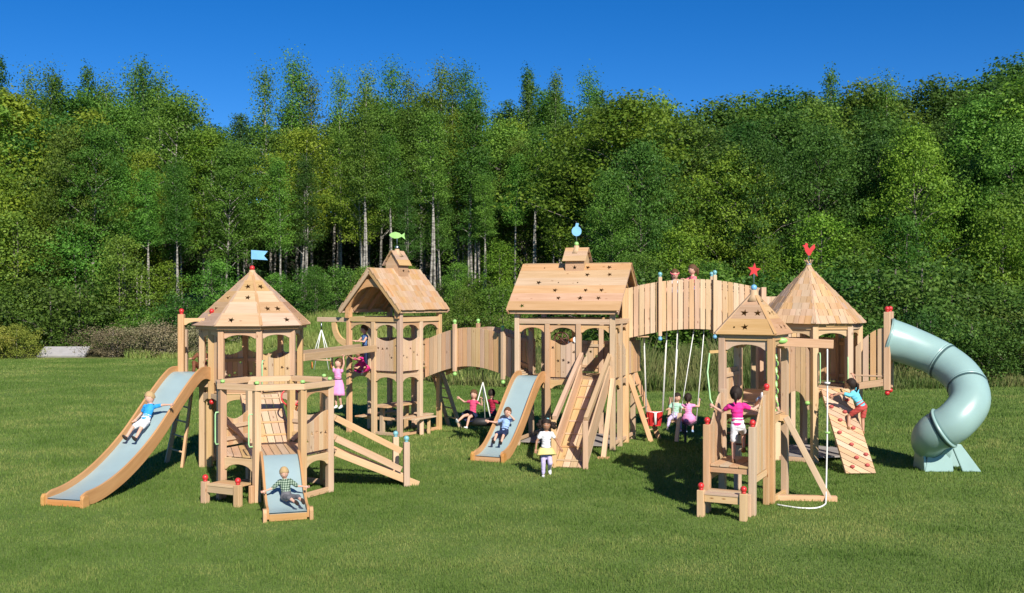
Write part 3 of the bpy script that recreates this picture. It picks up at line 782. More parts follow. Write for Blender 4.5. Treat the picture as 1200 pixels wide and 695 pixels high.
    for l_ in (bk,):
        for a, b in zip(l_[:-1], l_[1:]):
            m = MB(); planks(m, a, b, const(zD+.03), const(zD+.8), stars=True); m.build('railing_panel', CEDAR, D, bevel=.003)
    for a, b, f_ in ((rt[0], rt[1], lambda u_: zD+.72+.42*math.sin(PI*u_)**2), (rt[1], rt[2], lambda u_: zD+.95-.35*u_)):
        m = MB(); planks(m, a, b, const(zD+.03), f_, stars=True); m.build('railing_panel', CEDAR, D, bevel=.003)
    # roof
    ze, zr = 3.17, 4.27; hw, hl = 1.22, 1.36; cD = (A0+A2)/2
    E0 = cD-u*hl-v*hw; E1 = cD+u*hl-v*hw; F0 = cD-u*hl+v*hw; F1 = cD+u*hl+v*hw; R0 = cD-u*hl; R1 = cD+u*hl
    m = MB(); facet(m, Z(E0, ze), Z(E1, ze), Z(R0, zr), 6, False, .62, top=Z(R1, zr)); facet(m, Z(F1, ze), Z(F0, ze), Z(R1, zr), 6, False, .62, top=Z(R0, zr))
    rf = m.build('roof', ROOFC, D, bevel=.003)
    m = MB()
    for a, r0, k in ((E0, R0, 1), (F0, R0, 1), (E1, R1, -1), (F1, R1, -1)):
        q = u*.04*k; m.beam(Vector(Z(a+q, ze-.05)), Vector(Z(r0+q, zr-.05)), .035, .1)
    for a, b in ((E0, E1), (F0, F1)):
        dd = (cD-mid(a, b)).normalized()*.07; m.beam(Vector(Z(a+u*.07+dd, ze-.03)), Vector(Z(b-u*.07+dd, ze-.03)), .035, .09)
    m.beam(Vector(Z(R0+u*.05, zr+.02)), Vector(Z(R1-u*.05, zr+.02)), .09, .03)
    for k in range(5):
        c0 = cD + u*(hl*(k-2)*.42)
        for sg in (-1, 1): m.beam(Vector(Z(c0+v*sg*(hw-.12), ze-.02)), Vector(Z(c0, zr-.1)), .035, .08)
    for sg in (-1, 1):
        for t in (0, 1): pass
    m.build('roof_trim', ROOFC, rf, bevel=.004)
    cupola(rf, cD+u*.02, u, .46, .46, zr-.36, zr+.12, zr+.36)
    finial(rf, (cD.x, cD.y), zr+.42, GREEN, 'disc', BLUE, .1)
    # steering wheel, megaphone
    c0 = mid(fr[1], fr[2])+v*.12; E = empty('steering_wheel', (c0.x, c0.y, 0), 'dark toy ship wheel above the middle panel of the playhouse', 'toy wheel')
    m = MB(); c1 = Vector(Z(c0-u*.08, 2.50)); m.torus(c1, .17, .018, 26, 8, v); m.build('rim', BROWN, E)
    m = MB()
    for k in range(3):
        an = k*PI/3+.3; dd = u*math.cos(an)+Vector((0, 0, math.sin(an))); m.tube([c1-dd*.17, c1+dd*.17], .012, 6)
    m.build('spokes', BROWN, E); m = MB(); m.tube([c1+v*-.03, c1+v*.35], .02, 8); m.build('axle', BROWN, E)
    E = empty('toy_megaphone', (c0.x, c0.y, 0), 'brown toy megaphone with white mouth beside the ship wheel in the playhouse', 'toy megaphone')
    m = MB(); m.tube([Vector(Z(c0+u*.06+v*.05, 2.46)), Vector(Z(c0+u*.28-v*.12, 2.50))], [.02, .065], 12); m.build('horn', ORANGE, E)
    m = MB(); m.tube([Vector(Z(c0+u*.281-v*.121, 2.50)), Vector(Z(c0+u*.30-v*.135, 2.503))], [.066, .07], 12); m.build('mouth', WHITEN, E)
    m = MB(); m.beam(Vector(Z(c0+u*.1, 2.4)), Vector(Z(c0+u*.1, 2.47)), .03, .03, up=(1, 0, 0)); m.build('bracket', STEEL, E)
    # slide of D
    st = mid(fr[0], fr[1], .5)
    slide('slide', 'pale blue wave slide in front of the star-roof playhouse with a boy in navy shorts', (st.x, st.y-.02), (-.40, -.92), [(0, 1.6), (.12, 1.66), (.4, 1.56), (.85, 1.18), (1.4, .66), (1.9, .28), (2.25, .14), (2.5, .12)], .62)
    # plank ramp of D
    rt_ = mid(fr[2], fr[3], .5); ra, rb = Vector((rt_.x, rt_.y, 1.58)), Vector((1.17, 20.85, .02))
    E, h, n, a, b = ramp('climbing_ramp', 'steep cleated plank ramp with tall handrails in front of the star-roof playhouse', ra, rb, .60, cleats=7)
    for sg in (-1, 1):
        f = b + n*sg*.33; 
        post(E, (f.x, f.y), 0, .98, w_=.11, rot=.0, ball=None)
        m = MB(); m.beam(Vector((a.x+n.x*sg*.33, a.y+n.y*sg*.33, 2.16)), Vector((f.x, f.y, 1.0))+h*-.06, .09, .12); m.build('handrail', CEDAR, E, bevel=.006)
        m = MB(); m.beam(Vector((a.x+n.x*sg*.33, a.y+n.y*sg*.33, 1.75)), Vector((f.x, f.y, .35))+h*-.12, .035, .42); m.build('side_board', CEDAR, E, bevel=.004)
    # slanting brace
    E = empty('slanting_brace', (1.95, 22.05, 0), 'slanting cedar prop on the grass at the front right corner of the playhouse', 'brace')
    q = A1+u*.02-v*.075
    m = MB(); m.beam((1.97, 22.1, 0), (q.x, q.y, 1.62), .10, .10); m.build('prop', CEDAR, E, bevel=.006)
    m = MB(); m.beam((1.85, 22.12, .02), (2.1, 22.06, .02), .12, .04); m.build('foot_plate', CEDAR, E)
    # sandbox floor
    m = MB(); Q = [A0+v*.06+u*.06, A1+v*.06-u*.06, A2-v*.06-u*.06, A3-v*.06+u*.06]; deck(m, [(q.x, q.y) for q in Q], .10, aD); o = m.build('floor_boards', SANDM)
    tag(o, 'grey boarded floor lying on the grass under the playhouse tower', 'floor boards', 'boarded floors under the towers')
    # net ladder right of D
    Ld = empty('rope_ladder', (3.3, 25.4, 0), 'angled climbing ladder with rungs at the right side of the playhouse tower', 'ladder')
    la, lb = Vector((3.02, 25.0, 0))+u*.42-v*.2, A2+u*.62+v*.15; ta, tb = rt[2]+u*.05, A2+u*.05
    ta = Vector((ta.x, ta.y, 1.62)); tb = Vector((tb.x, tb.y, 1.62)); la.z = lb.z = 0
    for p_, q_ in ((la, ta), (lb, tb)):
        m = MB(); m.beam(p_, q_, .05, .12); m.build('ladder_rail', CEDAR, Ld, bevel=.004)
    for k in range(1, 6):
        m = MB(); m.tube([la.lerp(ta, k/6), lb.lerp(tb, k/6)], .018, 8); m.build('rung', CEDAR, Ld)
    # tower at the left end of the high bridge
    E = empty('bridge_landing', (2.95, 25.0, 0), 'narrow tall cedar landing with plank side at the left end of the high bridge', 'landing')
    b0, b1, b2, b3 = (2.70, 24.52), (2.70, 25.55), (3.22, 25.62), (3.22, 24.66)
    post(E, b0, 0.0, 3.70, w_=.14); post(E, (2.72, 25.6), 0, 3.6)
    m = MB(); planks(m, (2.82, 24.66), (3.2, 25.55), const(1.65), lambda u_: 2.42-.0*u_, ins=0); m.build('side_panel', CEDAR, E, bevel=.003)
    m = MB(); deck(m, [(2.64, 24.6), (3.3, 24.66), (3.3, 25.6), (2.64, 25.6)], 2.55, 0); m.build('deck', CEDAR, E)
    m = MB(); archboard(m, (2.9, 24.56), (3.2, 24.62), 2.45, 2.5, .01) if False else None
    # ------------------------------------------------ high bridge
    bridge('arched_bridge', 'high arched plank bridge over the swings with two girls looking over its rail', (2.78, 24.6), (5.98, 24.6), (0, .92), 2.60, .22, 1.10, (.24, .65), (.69,), 0, caps=(BLUEG, BLUE))
    # landing H behind the right towers
    E = empty('bridge_landing', (6.5, 25.0, 0), 'tall cedar landing at the right end of the high bridge, behind the rooster tower', 'landing')
    for p in ((6.02, 24.52), (6.02, 25.55), (7.0, 24.55), (7.0, 25.55)): post(E, p, 0, 3.72)
    m = MB(); deck(m, [(6.0, 24.55), (7.0, 24.55), (7.0, 25.5), (6.0, 25.5)], 2.58, 0); m.build('deck', CEDAR, E)
    for a, b in (((6.02, 24.52), (7.0, 24.55)), ((7.0, 24.55), (7.0, 25.55)), ((6.02, 25.55), (7.0, 25.55))):
        m = MB(); planks(m, a, b, const(2.5), const(3.5)); m.build('railing_panel', CEDAR, E, bevel=.003)
    # ------------------------------------------------ swings under the high bridge
    def ropes(E, tops, seats, r=.012):
        for a, b in zip(tops, seats):
            m = MB(); m.tube([a, b], r, 7); m.build('rope', WHITEN, E)
    E = empty('bucket_swing', (3.5, 25.1, 0), 'empty red toddler bucket swing on white ropes under the high bridge', 'swing')
    c0 = Vector((3.47, 24.95, .52))
    m = MB()
    # bucket shell with two leg openings
    for k in range(16):
        a0_, a1_ = 2*PI*k/16, 2*PI*(k+1)/16
        z0_ = .04 if (k % 16) in (11, 12, 9, 14) else -.14
        p = [c0+Vector((.21*math.cos(t), .15*math.sin(t), 0)) for t in (a0_, a1_)]
        q = [c0+Vector((.16*math.cos(t), .11*math.sin(t), 0)) for t in (a0_, a1_)]
        b_ = len(m.v); m.v += [q[0]+Vector((0, 0, z0_)), q[1]+Vector((0, 0, z0_)), p[1]+Vector((0, 0, .17)), p[0]+Vector((0, 0, .17))]; m._face([b_, b_+1, b_+2, b_+3], [(0, 0)]*4, (.5,)*4)
    b_ = len(m.v); m.v += [c0+Vector((.16*math.cos(2*PI*k/16), .11*math.sin(2*PI*k/16), -.14)) for k in range(16)]; m._face(list(range(b_, b_+16)), [(0, 0)]*16, (.5,)*4)
    o = m.build('bucket_seat', RED, E); sm = o.modifiers.new('s', 'SOLIDIFY'); sm.thickness = .025
    m = MB(); m.tube([c0+Vector((0, -.155, -.12)), c0+Vector((0, -.17, .17))], .03, 8); m.tube([c0+Vector((-.2, 0, .17)), c0+Vector((0, -.17, .17)), c0+Vector((.2, 0, .17))], .018, 8); m.build('t_bar', WHITEN, E)
    ropes(E, [Vector((3.22, 24.95, 2.65)), Vector((3.22, 25.05, 2.65)), Vector((3.78, 24.95, 2.65)), Vector((3.78, 25.05, 2.65))], [c0+Vector((-.2, -.06, .17)), c0+Vector((-.2, .06, .17)), c0+Vector((.2, -.06, .17)), c0+Vector((.2, .06, .17))], .010)
    E = empty('glider_swing', (3.95, 24.9, 0), 'two-seat wooden glider swing hanging under the high bridge, carrying the girl in mint', 'swing')
    m = MB(); m.beam((3.93, 24.45, .50), (3.93, 25.35, .50), .24, .035); m.build('seat', CEDAR, E, bevel=.004)
    m = MB(); m.beam((3.90, 24.28, .06), (4.0, 24.42, .72), .09, .05); m.build('leg_board', CEDAR, E, bevel=.004); m = MB(); m.beam((3.88, 25.4, .30), (3.95, 25.45, 1.0), .09, .05); m.build('seat_back', CEDAR, E, bevel=.004)
    m = MB(); m.beam((4.08, 24.3, .28), (4.05, 25.2, .34), .06, .06); m.beam((4.12, 24.35, 0.02), (4.12, 24.35, .45), .05, .05, up=(1, 0, 0)); m.build('foot_bar', DARK, E)
    ropes(E, [Vector((4.0, 24.75, 2.7)), Vector((4.12, 25.3, 2.7))], [Vector((3.86, 24.55, .55)), Vector((3.98, 25.3, .55))])
    E = empty('belt_swing', (4.2, 24.6, 0), 'dark belt swing on white ropes carrying the girl in pink under the high bridge', 'swing')
    m = MB(); pts = [Vector((4.02+.40*t, 24.55, .52-.10*math.sin(PI*t))) for t in [k/8 for k in range(9)]]
    for p, q in zip(pts[:-1], pts[1:]): m.beam(p, q, .15, .018)
    m.build('belt_seat', DARK, E)
    ropes(E, [Vector((4.42, 24.8, 2.78)), Vector((4.66, 24.8, 2.78))], [Vector((4.02, 24.55, .52)), Vector((4.42, 24.55, .52))])

    # ------------------------------------------------ tower G : rooster tower at the right
    cG = (6.52, 22.5); zG = 1.57
    G = empty('play_tower', (*cG, 0), 'octagonal cedar play tower with pointed shingle roof and red rooster vane at the right', 'play tower', 'roofed cedar play towers')
    V = ngon(cG, 1.05, -100, 8)
    for p in V: post(G, p, 0, 2.88, w_=.13, rot=R(-10+22.5))
    m = MB(); deck(m, ngon(cG, 1.0, -100, 8), zG, 0); m.build('deck', CEDAR, G, bevel=.003)
    m = MB()
    for i in range(8):
        archboard(m, V[i], V[(i+1) % 8], 2.66, 2.80, .07); rim(m, V[i], V[(i+1) % 8], 2.803, 2.88, t=.10)
        if i not in (7,): archboard(m, V[i], V[(i+1) % 8], zG-.22, zG-.035, .09)
        rim(m, V[i], V[(i+1) % 8], .01, .1, t=.06) if i in (7, 6, 3, 4) else None
    m.build_each('frame_board', CEDAR, G, bevel=.005)
    for i in (2, 3, 4):
        m = MB(); planks(m, V[i], V[(i+1) % 8], const(zG+.03), lambda u_: zG+1.0); m.build('railing_panel', CEDAR, G, bevel=.003)
    # tall round-topped panel, side 7
    M_, L = frame(V[7], V[0]); ins = .065; m = MB(); nb = 6; ww = (L-2*ins)/nb
    for k in range(nb):
        x0, x1 = ins+k*ww+.004, ins+(k+1)*ww-.004; xs = [x0+(x1-x0)*j/3 for j in range(4)]
        U = lambda x_: (x_-L/2)/(L/2-ins)
        hi = lambda x_: 2.10+.46*math.sqrt(max(0, 1-U(x_)**2*.92)); lo = lambda x_: 1.12 + (.38*math.sqrt(max(0, 1-(U(x_)/.72)**2)) if abs(U(x_)) < .72 else 0)
        m.prism([(x_, lo(x_)) for x_ in xs]+[(x_, hi(x_)) for x_ in xs[::-1]], M_, -.012, .012, grain='z')
    for zz in (1.7, 2.25): m.prism([(ins, zz-.03), (L-ins, zz-.03), (L-ins, zz+.03), (ins, zz+.03)], M_, .014, .04)
    m.build('arched_panel', CEDAR, G, bevel=.003)
    for x_ in (.14, L-.14):
        q = M_ @ Vector((x_, -.02, 1.26)); b = MB(); b.ball(q, .055, sc=(1, 1, .8)); b.build('corner_knob', GREEN, G)
    rf = ngon_roof(G, cG, 1.2, -100, 8, 2.92, 4.14, 9, True, 0)
    finial(rf, cG, 4.14, BLUE, 'rooster', RED, .1)
    handle(G, (V[0][0]+.07, V[0][1]-.06), zG+.1, zG+.75, .2, -1); handle(G, (V[1][0]-.05, V[1][1]-.06), zG+.1, zG+.65, -.2, -1)
    q = M_ @ Vector((.2, -.03, 0)); handle(G, (q.x, q.y), 1.65, 2.2, -.5, -.8)
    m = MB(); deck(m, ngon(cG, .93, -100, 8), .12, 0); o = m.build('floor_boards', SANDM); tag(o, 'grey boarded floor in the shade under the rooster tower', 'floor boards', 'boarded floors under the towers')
    # ladder seen through the legs of G
    Ld = empty('ladder', (6.2, 23.7, 0), 'wooden ladder seen through the legs at the back of the rooster tower', 'ladder', 'wooden ladders')
    for x_ in (5.75, 6.35):
        m = MB(); m.beam((x_, 23.9, 0), (x_+.05, 23.55, 1.6), .05, .09); m.build('ladder_rail', CEDAR, Ld)
    for k in range(1, 6): m = MB(); m.tube([(5.77, 23.9-.06*k, 1.6*k/6), (6.37, 23.9-.06*k, 1.6*k/6)], .025, 8); m.build('rung', CEDAR, Ld)
    # climbing wall
    E = empty('climbing_wall', (6.78, 20.6, 0), 'sloping plank climbing wall with red holds below the rooster tower', 'climbing wall')
    a, b = Vector((6.76, 21.44, 1.56)), Vector((6.84, 20.08, .03)); x = (a-b).normalized(); n = Vector((math.cos(R(4)), math.sin(R(4)), 0)); L = (a-b).length
    y = x.cross(n)*-1 if x.cross(n).y > 0 else x.cross(n)   # outward (towards viewer)
    if y.y > 0: y = -y
    M_ = Matrix(((n.x, -y.x, x.x, b.x), (n.y, -y.y, x.y, b.y), (n.z, -y.z, x.z, b.z), (0, 0, 0, 1)))
    hwid = .30; m = MB(); base = [(-hwid, 0), (hwid, 0), (hwid, L), (-hwid, L)]
    c_, s_ = math.cos(R(-35)), math.sin(R(-35)); step = .125
    k0 = -10
    for k in range(-8, 26):
        lo, hi = k*step+.005, (k+1)*step-.005
        pl = clip(clip(base, -s_, c_, hi), s_, -c_, -lo)
        if len(pl) >= 3: m.prism(pl, M_, -.015, .015)
    m.build('wall_boards', CEDAR, E, bevel=.003)
    m = MB()
    for sg in (-1, 1): m.beam(M_ @ Vector((sg*(hwid-.04), .05, 0.03)), M_ @ Vector((sg*(hwid-.04), .05, L-.02)), .04, .07)
    m.build('support_rails', CEDAR, E)
    for hx, hz in ((-.14, .14), (.17, .17), (.21, .42), (-.02, .66), (-.19, .95), (-.1, 1.25), (.12, 1.05), (-.2, 1.58), (.05, 1.45), (-.12, 1.85), (.18, 1.75), (.0, .35)):
        m = MB(); m.ball(M_ @ Vector((hx, -.03, hz)), .042, sc=(1.2, .9, .9), seg=8, rings=5); m.build('climbing_hold', REDD, E)
    # platform to the tube slide
    E = empty('slide_platform', (7.6, 21.8, 0), 'raised cedar platform with red-capped gate posts at the top of the tube slide', 'platform', 'gated platforms at the slide tops')
    g0, g1 = (7.79, 21.26), (8.09, 21.9)
    for p in (g0, g1): post(E, p, 1.56, 3.18, w_=.12, ball=RED, lowball=RED, rot=R(-32))
    m = MB(); deck(m, [(7.16, 21.6), (7.74, 21.26), (8.15, 21.9), (7.58, 22.35)], 1.86, R(-32)); m.build('deck', CEDAR, E)
    f0 = (V[1][0]+.05, V[1][1]-.03)
    m = MB(); M_, L = frame(f0, g0)
    planks(m, f0, g0, lambda u_: 1.68+.12*u_, lambda u_: 2.42+.42*math.sin(u_*PI/2), w_=.14, gap=.035, ins=.06, rails=False); 
    m.build('railing_panel', CEDAR, E, bevel=.003)
    m = MB(); m.beam(M_ @ Vector((.04, -.02, 1.60)), M_ @ Vector((L-.05, -.02, 1.72)), .05, .14); m.build('rim_board', CEDAR, E, bevel=.004)
    f1 = (V[2][0]+.05, V[2][1]+.03)
    m = MB(); planks(m, g1, f1, const(1.75), lambda u_: 2.84-.42*u_, w_=.14, gap=.035, ins=.06); m.build('railing_panel', CEDAR, E, bevel=.003)
    # ------------------------------------------------ tube slide
    E = empty('tube_slide', (8.8, 20.8, 0), 'big pale turquoise spiral tube slide at the far right', 'tube slide')
    ctrl = [(7.88, 21.60, 2.62), (8.30, 21.48, 2.48), (8.82, 21.20, 2.22), (9.12, 20.75, 1.86), (9.05, 20.25, 1.44), (8.68, 20.08, 1.05), (8.36, 20.30, .78), (8.40, 20.62, .56), (8.66, 20.74, .44), (8.85, 20.70, .38)]
    pts = []
    for i in range(len(ctrl)-1):
        p0, p1, p2, p3 = (Vector(ctrl[max(i-1, 0)]), Vector(ctrl[i]), Vector(ctrl[i+1]), Vector(ctrl[min(i+2, len(ctrl)-1)]))
        for k in range(8):
            t = k/8; pts.append(.5*((2*p1)+(-p0+p2)*t+(2*p0-5*p1+4*p2-p3)*t*t+(-p0+3*p1-3*p2+p3)*t**3))
    pts.append(Vector(ctrl[-1]))
    rads = [.365+.06*max(0, 1-i/14) for i in range(len(pts))]
    for i in range(len(pts)):
        f = i/(len(pts)-1)
        if f > .62: rads[i] = .365 - .07*min(1, (f-.62)/.2)
    def tubepart(name, i0, i1, grow=0, m_=TUBE, seg=40):
        m = MB(); m.tube(pts[i0:i1+1], [r_+grow for r_ in rads[i0:i1+1]], seg, cap=False, mi=0); o = m.build(name, m_, E)
        s_ = o.modifiers.new('s', 'SOLIDIFY'); s_.thickness = .018; s_.offset = 1
        return o
    cuts = [0, 17, 27, 44, 56, len(pts)-1]
    for i0, i1 in zip(cuts[:-1], cuts[1:]): tubepart('tube_section', i0, i1)
    for j, c in enumerate(cuts[1:-1]):
        big = j == 2
        m = MB(); rr = rads[c]
        a, b = c-1, c+1
        m.tube([pts[c].lerp(pts[a], .5), pts[c].lerp(pts[a], .4), pts[c].lerp(pts[b], .1), pts[c].lerp(pts[b], .22)], [rr+.005, rr+(.06 if big else .028), rr+(.06 if big else .028), rr+.005], 40, cap=False); m.build('joint_flange', TUBE, E)
        m = MB(); m.tube([pts[c].lerp(pts[b], .22), pts[c].lerp(pts[b], .75)], [rr+.030, rr+.030], 40, cap=False); m.build('joint_seam', TUBED, E)
    m = MB(); m.tube([pts[1], pts[1].lerp(pts[2], .5), pts[2]], [.45, .45, .42], 40, cap=False); m.build('entry_flange', TUBE, E)
    # lengthwise seam
    m = MB(); q = []
    for i in range(27, 45):
        d = (pts[i+1]-pts[i-1]).normalized(); out = Vector((0, 0, 1)).cross(d).normalized(); outw = -out if True else out
        q.append(pts[i] + (outw*.86 + d.cross(outw)*(.5))*(rads[i]+.02))
    m.tube(q, .008, 6); m.build('length_seam', TUBED, E)
    # exit foot : splayed moulded skirts with a dark recess between them
    m = MB()
    M_ = Matrix(((1, 0, 0, 0), (0, 1, 0, 0), (0, 0, 1, 0), (0, 0, 0, 1)))
    for yy, x0, x1, x2, x3 in ((20.42, 8.22, 8.80, 8.78, 8.36), (20.42, 8.98, 9.36, 8.98, 8.78), (21.0, 8.25, 9.36, 9.0, 8.4)):
        m.prism([(x0, 0), (x1, 0), (x2+.0, .55), (x3, .55)], Matrix.Translation((0, yy, 0)) @ Matrix.Rotation(R(-8), 4, 'X'), -.03, .03)
    m.prism([(20.40, 0), (21.0, 0), (20.9, .5), (20.5, .5)], Matrix(((0, 1, 0, 8.25), (1, 0, 0, 0), (0, 0, 1, 0), (0, 0, 0, 1))), -.03, .03)
    m.build('foot_skirt', TUBE, E, bevel=.02)

    # ------------------------------------------------ tower F : small star roof tower in front
    u = Vector((.866, -.5, 0)); v = Vector((.5, .866, 0)); s = .85; zF = 1.5; aF = math.atan2(u.y, u.x)
    A1 = Vector((4.38, 17.3, 0)); A0 = A1-u*s; A2 = A1+v*s; A3 = A0+v*s; cF = (A0+A2)/2
    F = empty('play_tower', cF, 'small square cedar tower with star-cut pyramid roof and red star vane, nearest at the right', 'play tower', 'roofed cedar play towers')
    for p in (A0, A1, A2, A3): post(F, p, 0, 2.80, rot=aF)
    sd_ = [(A0, A1), (A1, A2), (A2, A3), (A3, A0)]
    m = MB(); Q = [cF+(p-cF)*.95 for p in (A0, A1, A2, A3)]; deck(m, [(q.x, q.y) for q in Q], zF, aF); m.build('deck', CEDAR, F)
    m = MB()
    for a, b in sd_: archboard(m, a, b, 2.58, 2.75, .10); rim(m, a, b, 2.752, 2.82, t=.10)
    for a, b in sd_[1:]: archboard(m, a, b, zF-.22, zF-.035, .08)
    rim(m, A1, A2, .01, .1, t=.06)
    m.build_each('frame_board', CEDAR, F, bevel=.005)
    m = MB(); planks(m, A3, A0, const(zF+.03), const(zF+.75)); m.build('railing_panel', CEDAR, F, bevel=.003)
    rf = ngon_roof(F, (cF.x, cF.y), 1.05/math.sqrt(2), math.degrees(aF)-135, 4, 2.84, 3.56, 3, False, 1.1)
    finial(rf, (cF.x, cF.y), 3.58, BLUE, 'star', RED, .2)
    # rungs inside the front of F
    for k in range(3):
        m = MB(); m.tube([Vector(Z(A0, .95+k*.18))+v*.1+u*.06, Vector(Z(A1, .95+k*.18))+v*.1-u*.06], .018, 8); m.build('rung', BROWN, F)
    # steps of F
    v2 = Vector((.45, .893, 0)); u2 = Vector((.893, -.45, 0))
    E = empty('entry_steps', (3.7, 16.8, 0), 'cedar entry steps with tall curved plank sides and red balls before the star-vane tower', 'steps')
    c0 = (A0+A1)/2; fm = c0 - v2*1.12; hwid = .37
    for sg in (-1, 1):
        p = fm+u2*sg*hwid; post(E, (p.x, p.y), 0, 1.42, w_=.11, ball=RED, rot=math.atan2(u2.y, u2.x))
        p2 = c0-v2*.14+u2*sg*hwid*1.0; post(E, (p2.x, p2.y), 0, 1.92, w_=.10, ball=RED if sg == 1 else None, rot=math.atan2(u2.y, u2.x), name='rear_post')
        a, b = (p, p2)
        m = MB(); planks(m, a, b, const(.62), lambda t: 1.34+.52*(.5-.5*math.cos(PI*min(1, t*1.15))), w_=.13, ins=.055, rails=False); rim(m, a, b, .50, .60, ins=.055); m.build('side_panel', CEDAR, E, bevel=.003)
    m = MB(); q = [fm-u2*(hwid-.06)-v2*.04, fm+u2*(hwid-.06)-v2*.04, c0-v2*.1+u2*(hwid-.06), c0-v2*.1-u2*(hwid-.06)]
    deck(m, [(t.x, t.y) for t in q], .78, math.atan2(u2.y, u2.x)+PI/2); m.build('platform', CEDAR, E, bevel=.003)
    m = MB(); a, b = fm-u2*(hwid-.055), fm+u2*(hwid-.055); m.beam(Vector(Z(a, .70)), Vector(Z(b, .70)), .04, .10); m.beam(Vector(Z(a+v2*.5, .70)), Vector(Z(b+v2*.5, .70)), .04, .10); m.build('apron', CEDAR, E, bevel=.004)
    bc = fm - v2*.27
    bench('step_bench', 'low cedar step with two red balls in front of the steps of the star-vane tower', (bc.x, bc.y), math.atan2(-v2.y, -v2.x), .68, .42, .40, RED)
    # swing arm with rope
    E = empty('swing_arm', (5.0, 17.7, 0), 'cedar swing arm with slanting prop and ground beam right of the star-vane tower', 'swing arm')
    m = MB(); m.beam((4.55, 17.72, 2.72), (5.52, 17.6, 2.68), .09, .15); m.build('arm', CEDAR, E, bevel=.008)
    m = MB(); m.beam((4.74, 17.72, 1.42), (5.42, 17.5, .04), .09, .10); m.build('prop', CEDAR, E, bevel=.006)
    m = MB(); m.beam((4.5, 17.62, .045), (5.55, 17.5, .045), .12, .09); m.build('ground_beam', CEDAR, E, bevel=.006)
    m = MB(); m.beam((4.42, 17.75, 1.40), (4.78, 17.72, 1.40), .06, .10); m.build('tie', CEDAR, E)
    m = MB(); m.ball((4.66, 17.66, 2.74), .075, sc=(1.3, .6, .7)); m.build('green_knob', GREEN, E)
    E = empty('knotted_rope', (5.38, 17.55, 0), 'long white climbing rope with discs hanging to the grass from the swing arm', 'rope')
    rp = [(5.42, 17.6, 2.62), (5.42, 17.6, 1.8), (5.40, 17.55, 1.0), (5.37, 17.5, .3), (5.34, 17.42, .05), (5.22, 17.1, .025), (5.0, 16.85, .02), (4.75, 16.85, .02), (4.55, 17.0, .02), (4.42, 17.15, .02)]
    sp = []
    for i in range(len(rp)-1):
        p0, p1, p2, p3 = (Vector(rp[max(i-1, 0)]), Vector(rp[i]), Vector(rp[i+1]), Vector(rp[min(i+2, len(rp)-1)]))
        for k in range(6):
            t = k/6; sp.append(.5*((2*p1)+(-p0+p2)*t+(2*p0-5*p1+4*p2-p3)*t*t+(-p0+3*p1-3*p2+p3)*t**3))
    m = MB(); m.tube(sp, .0135, 8); m.build('rope', WHITEN, E)
    for z_ in (2.0, 1.15): m = MB(); m.tube([(5.415, 17.59, z_), (5.415, 17.59, z_+.03)], .05, 12); m.build('disc', GREEN if z_ < 1.5 else WHITEN, E)
    # footbridge F -> G
    E = empty('footbridge', (5.0, 20.2, 0), 'short cedar footbridge with round-topped plank sides behind the star-vane tower', 'bridge')
    pa, pb = mid(A2, A3)+v*.1, Vector((5.38, 22.2, 0)); dd = (pb-pa); h = dd.normalized(); n = Vector((-h.y, h.x, 0)); L = dd.length
    for sg in (-1, 1):
        a, b = pa+n*.38*sg, pb+n*.38*sg
        m = MB(); planks(m, a, b, const(zF-.08), lambda t: zF+.62+.5*math.sin(PI*((t*2) % 1))**.6, ins=0, w_=.135); m.build('railing_panel', CEDAR, E, bevel=.003)
    m = MB(); q = [pa-n*.35, pb-n*.35, pb+n*.35, pa+n*.35]; deck(m, [(t.x, t.y) for t in q], zF, math.atan2(n.y, n.x)); m.build('walkway', CEDAR, E)
    # yellow-green pendants in F's opening
    E = empty('climbing_chain', (4.5, 17.9, 0), 'hanging green climbing loops between the star-vane tower and the rounded panel', 'climbing loops')
    m = MB()
    for k in range(9): m.torus((4.62, 17.9, 2.45-.12*k), .05, .012, 12, 6, (1, .4 if k % 2 else -.6, 0))
    m.build('loops', GREEN, E)
    m = MB(); m.tube([(4.62, 17.9, 2.62), (4.62, 17.9, 1.35)], .008, 6); m.build('cord', WHITEN, E)
    # green hanging tube left of F
    E = empty('green_rope_handle', (3.2, 17.6, 0), 'pale green rope loop hanging left of the star-vane tower, held by the girl in magenta', 'rope handle')
    m = MB(); m.tube([(3.42, 17.72, 2.52), (3.36, 17.6, 2.2), (3.38, 17.45, 1.75), (3.42, 17.3, 1.62)], .014, 8); m.build('hose', PGREEN, E)
    m = MB(); m.beam((3.42, 17.72, 2.54), (3.72, 17.72, 2.56), .03, .05); m.build('bracket', CEDAR, E)
scene_structure()
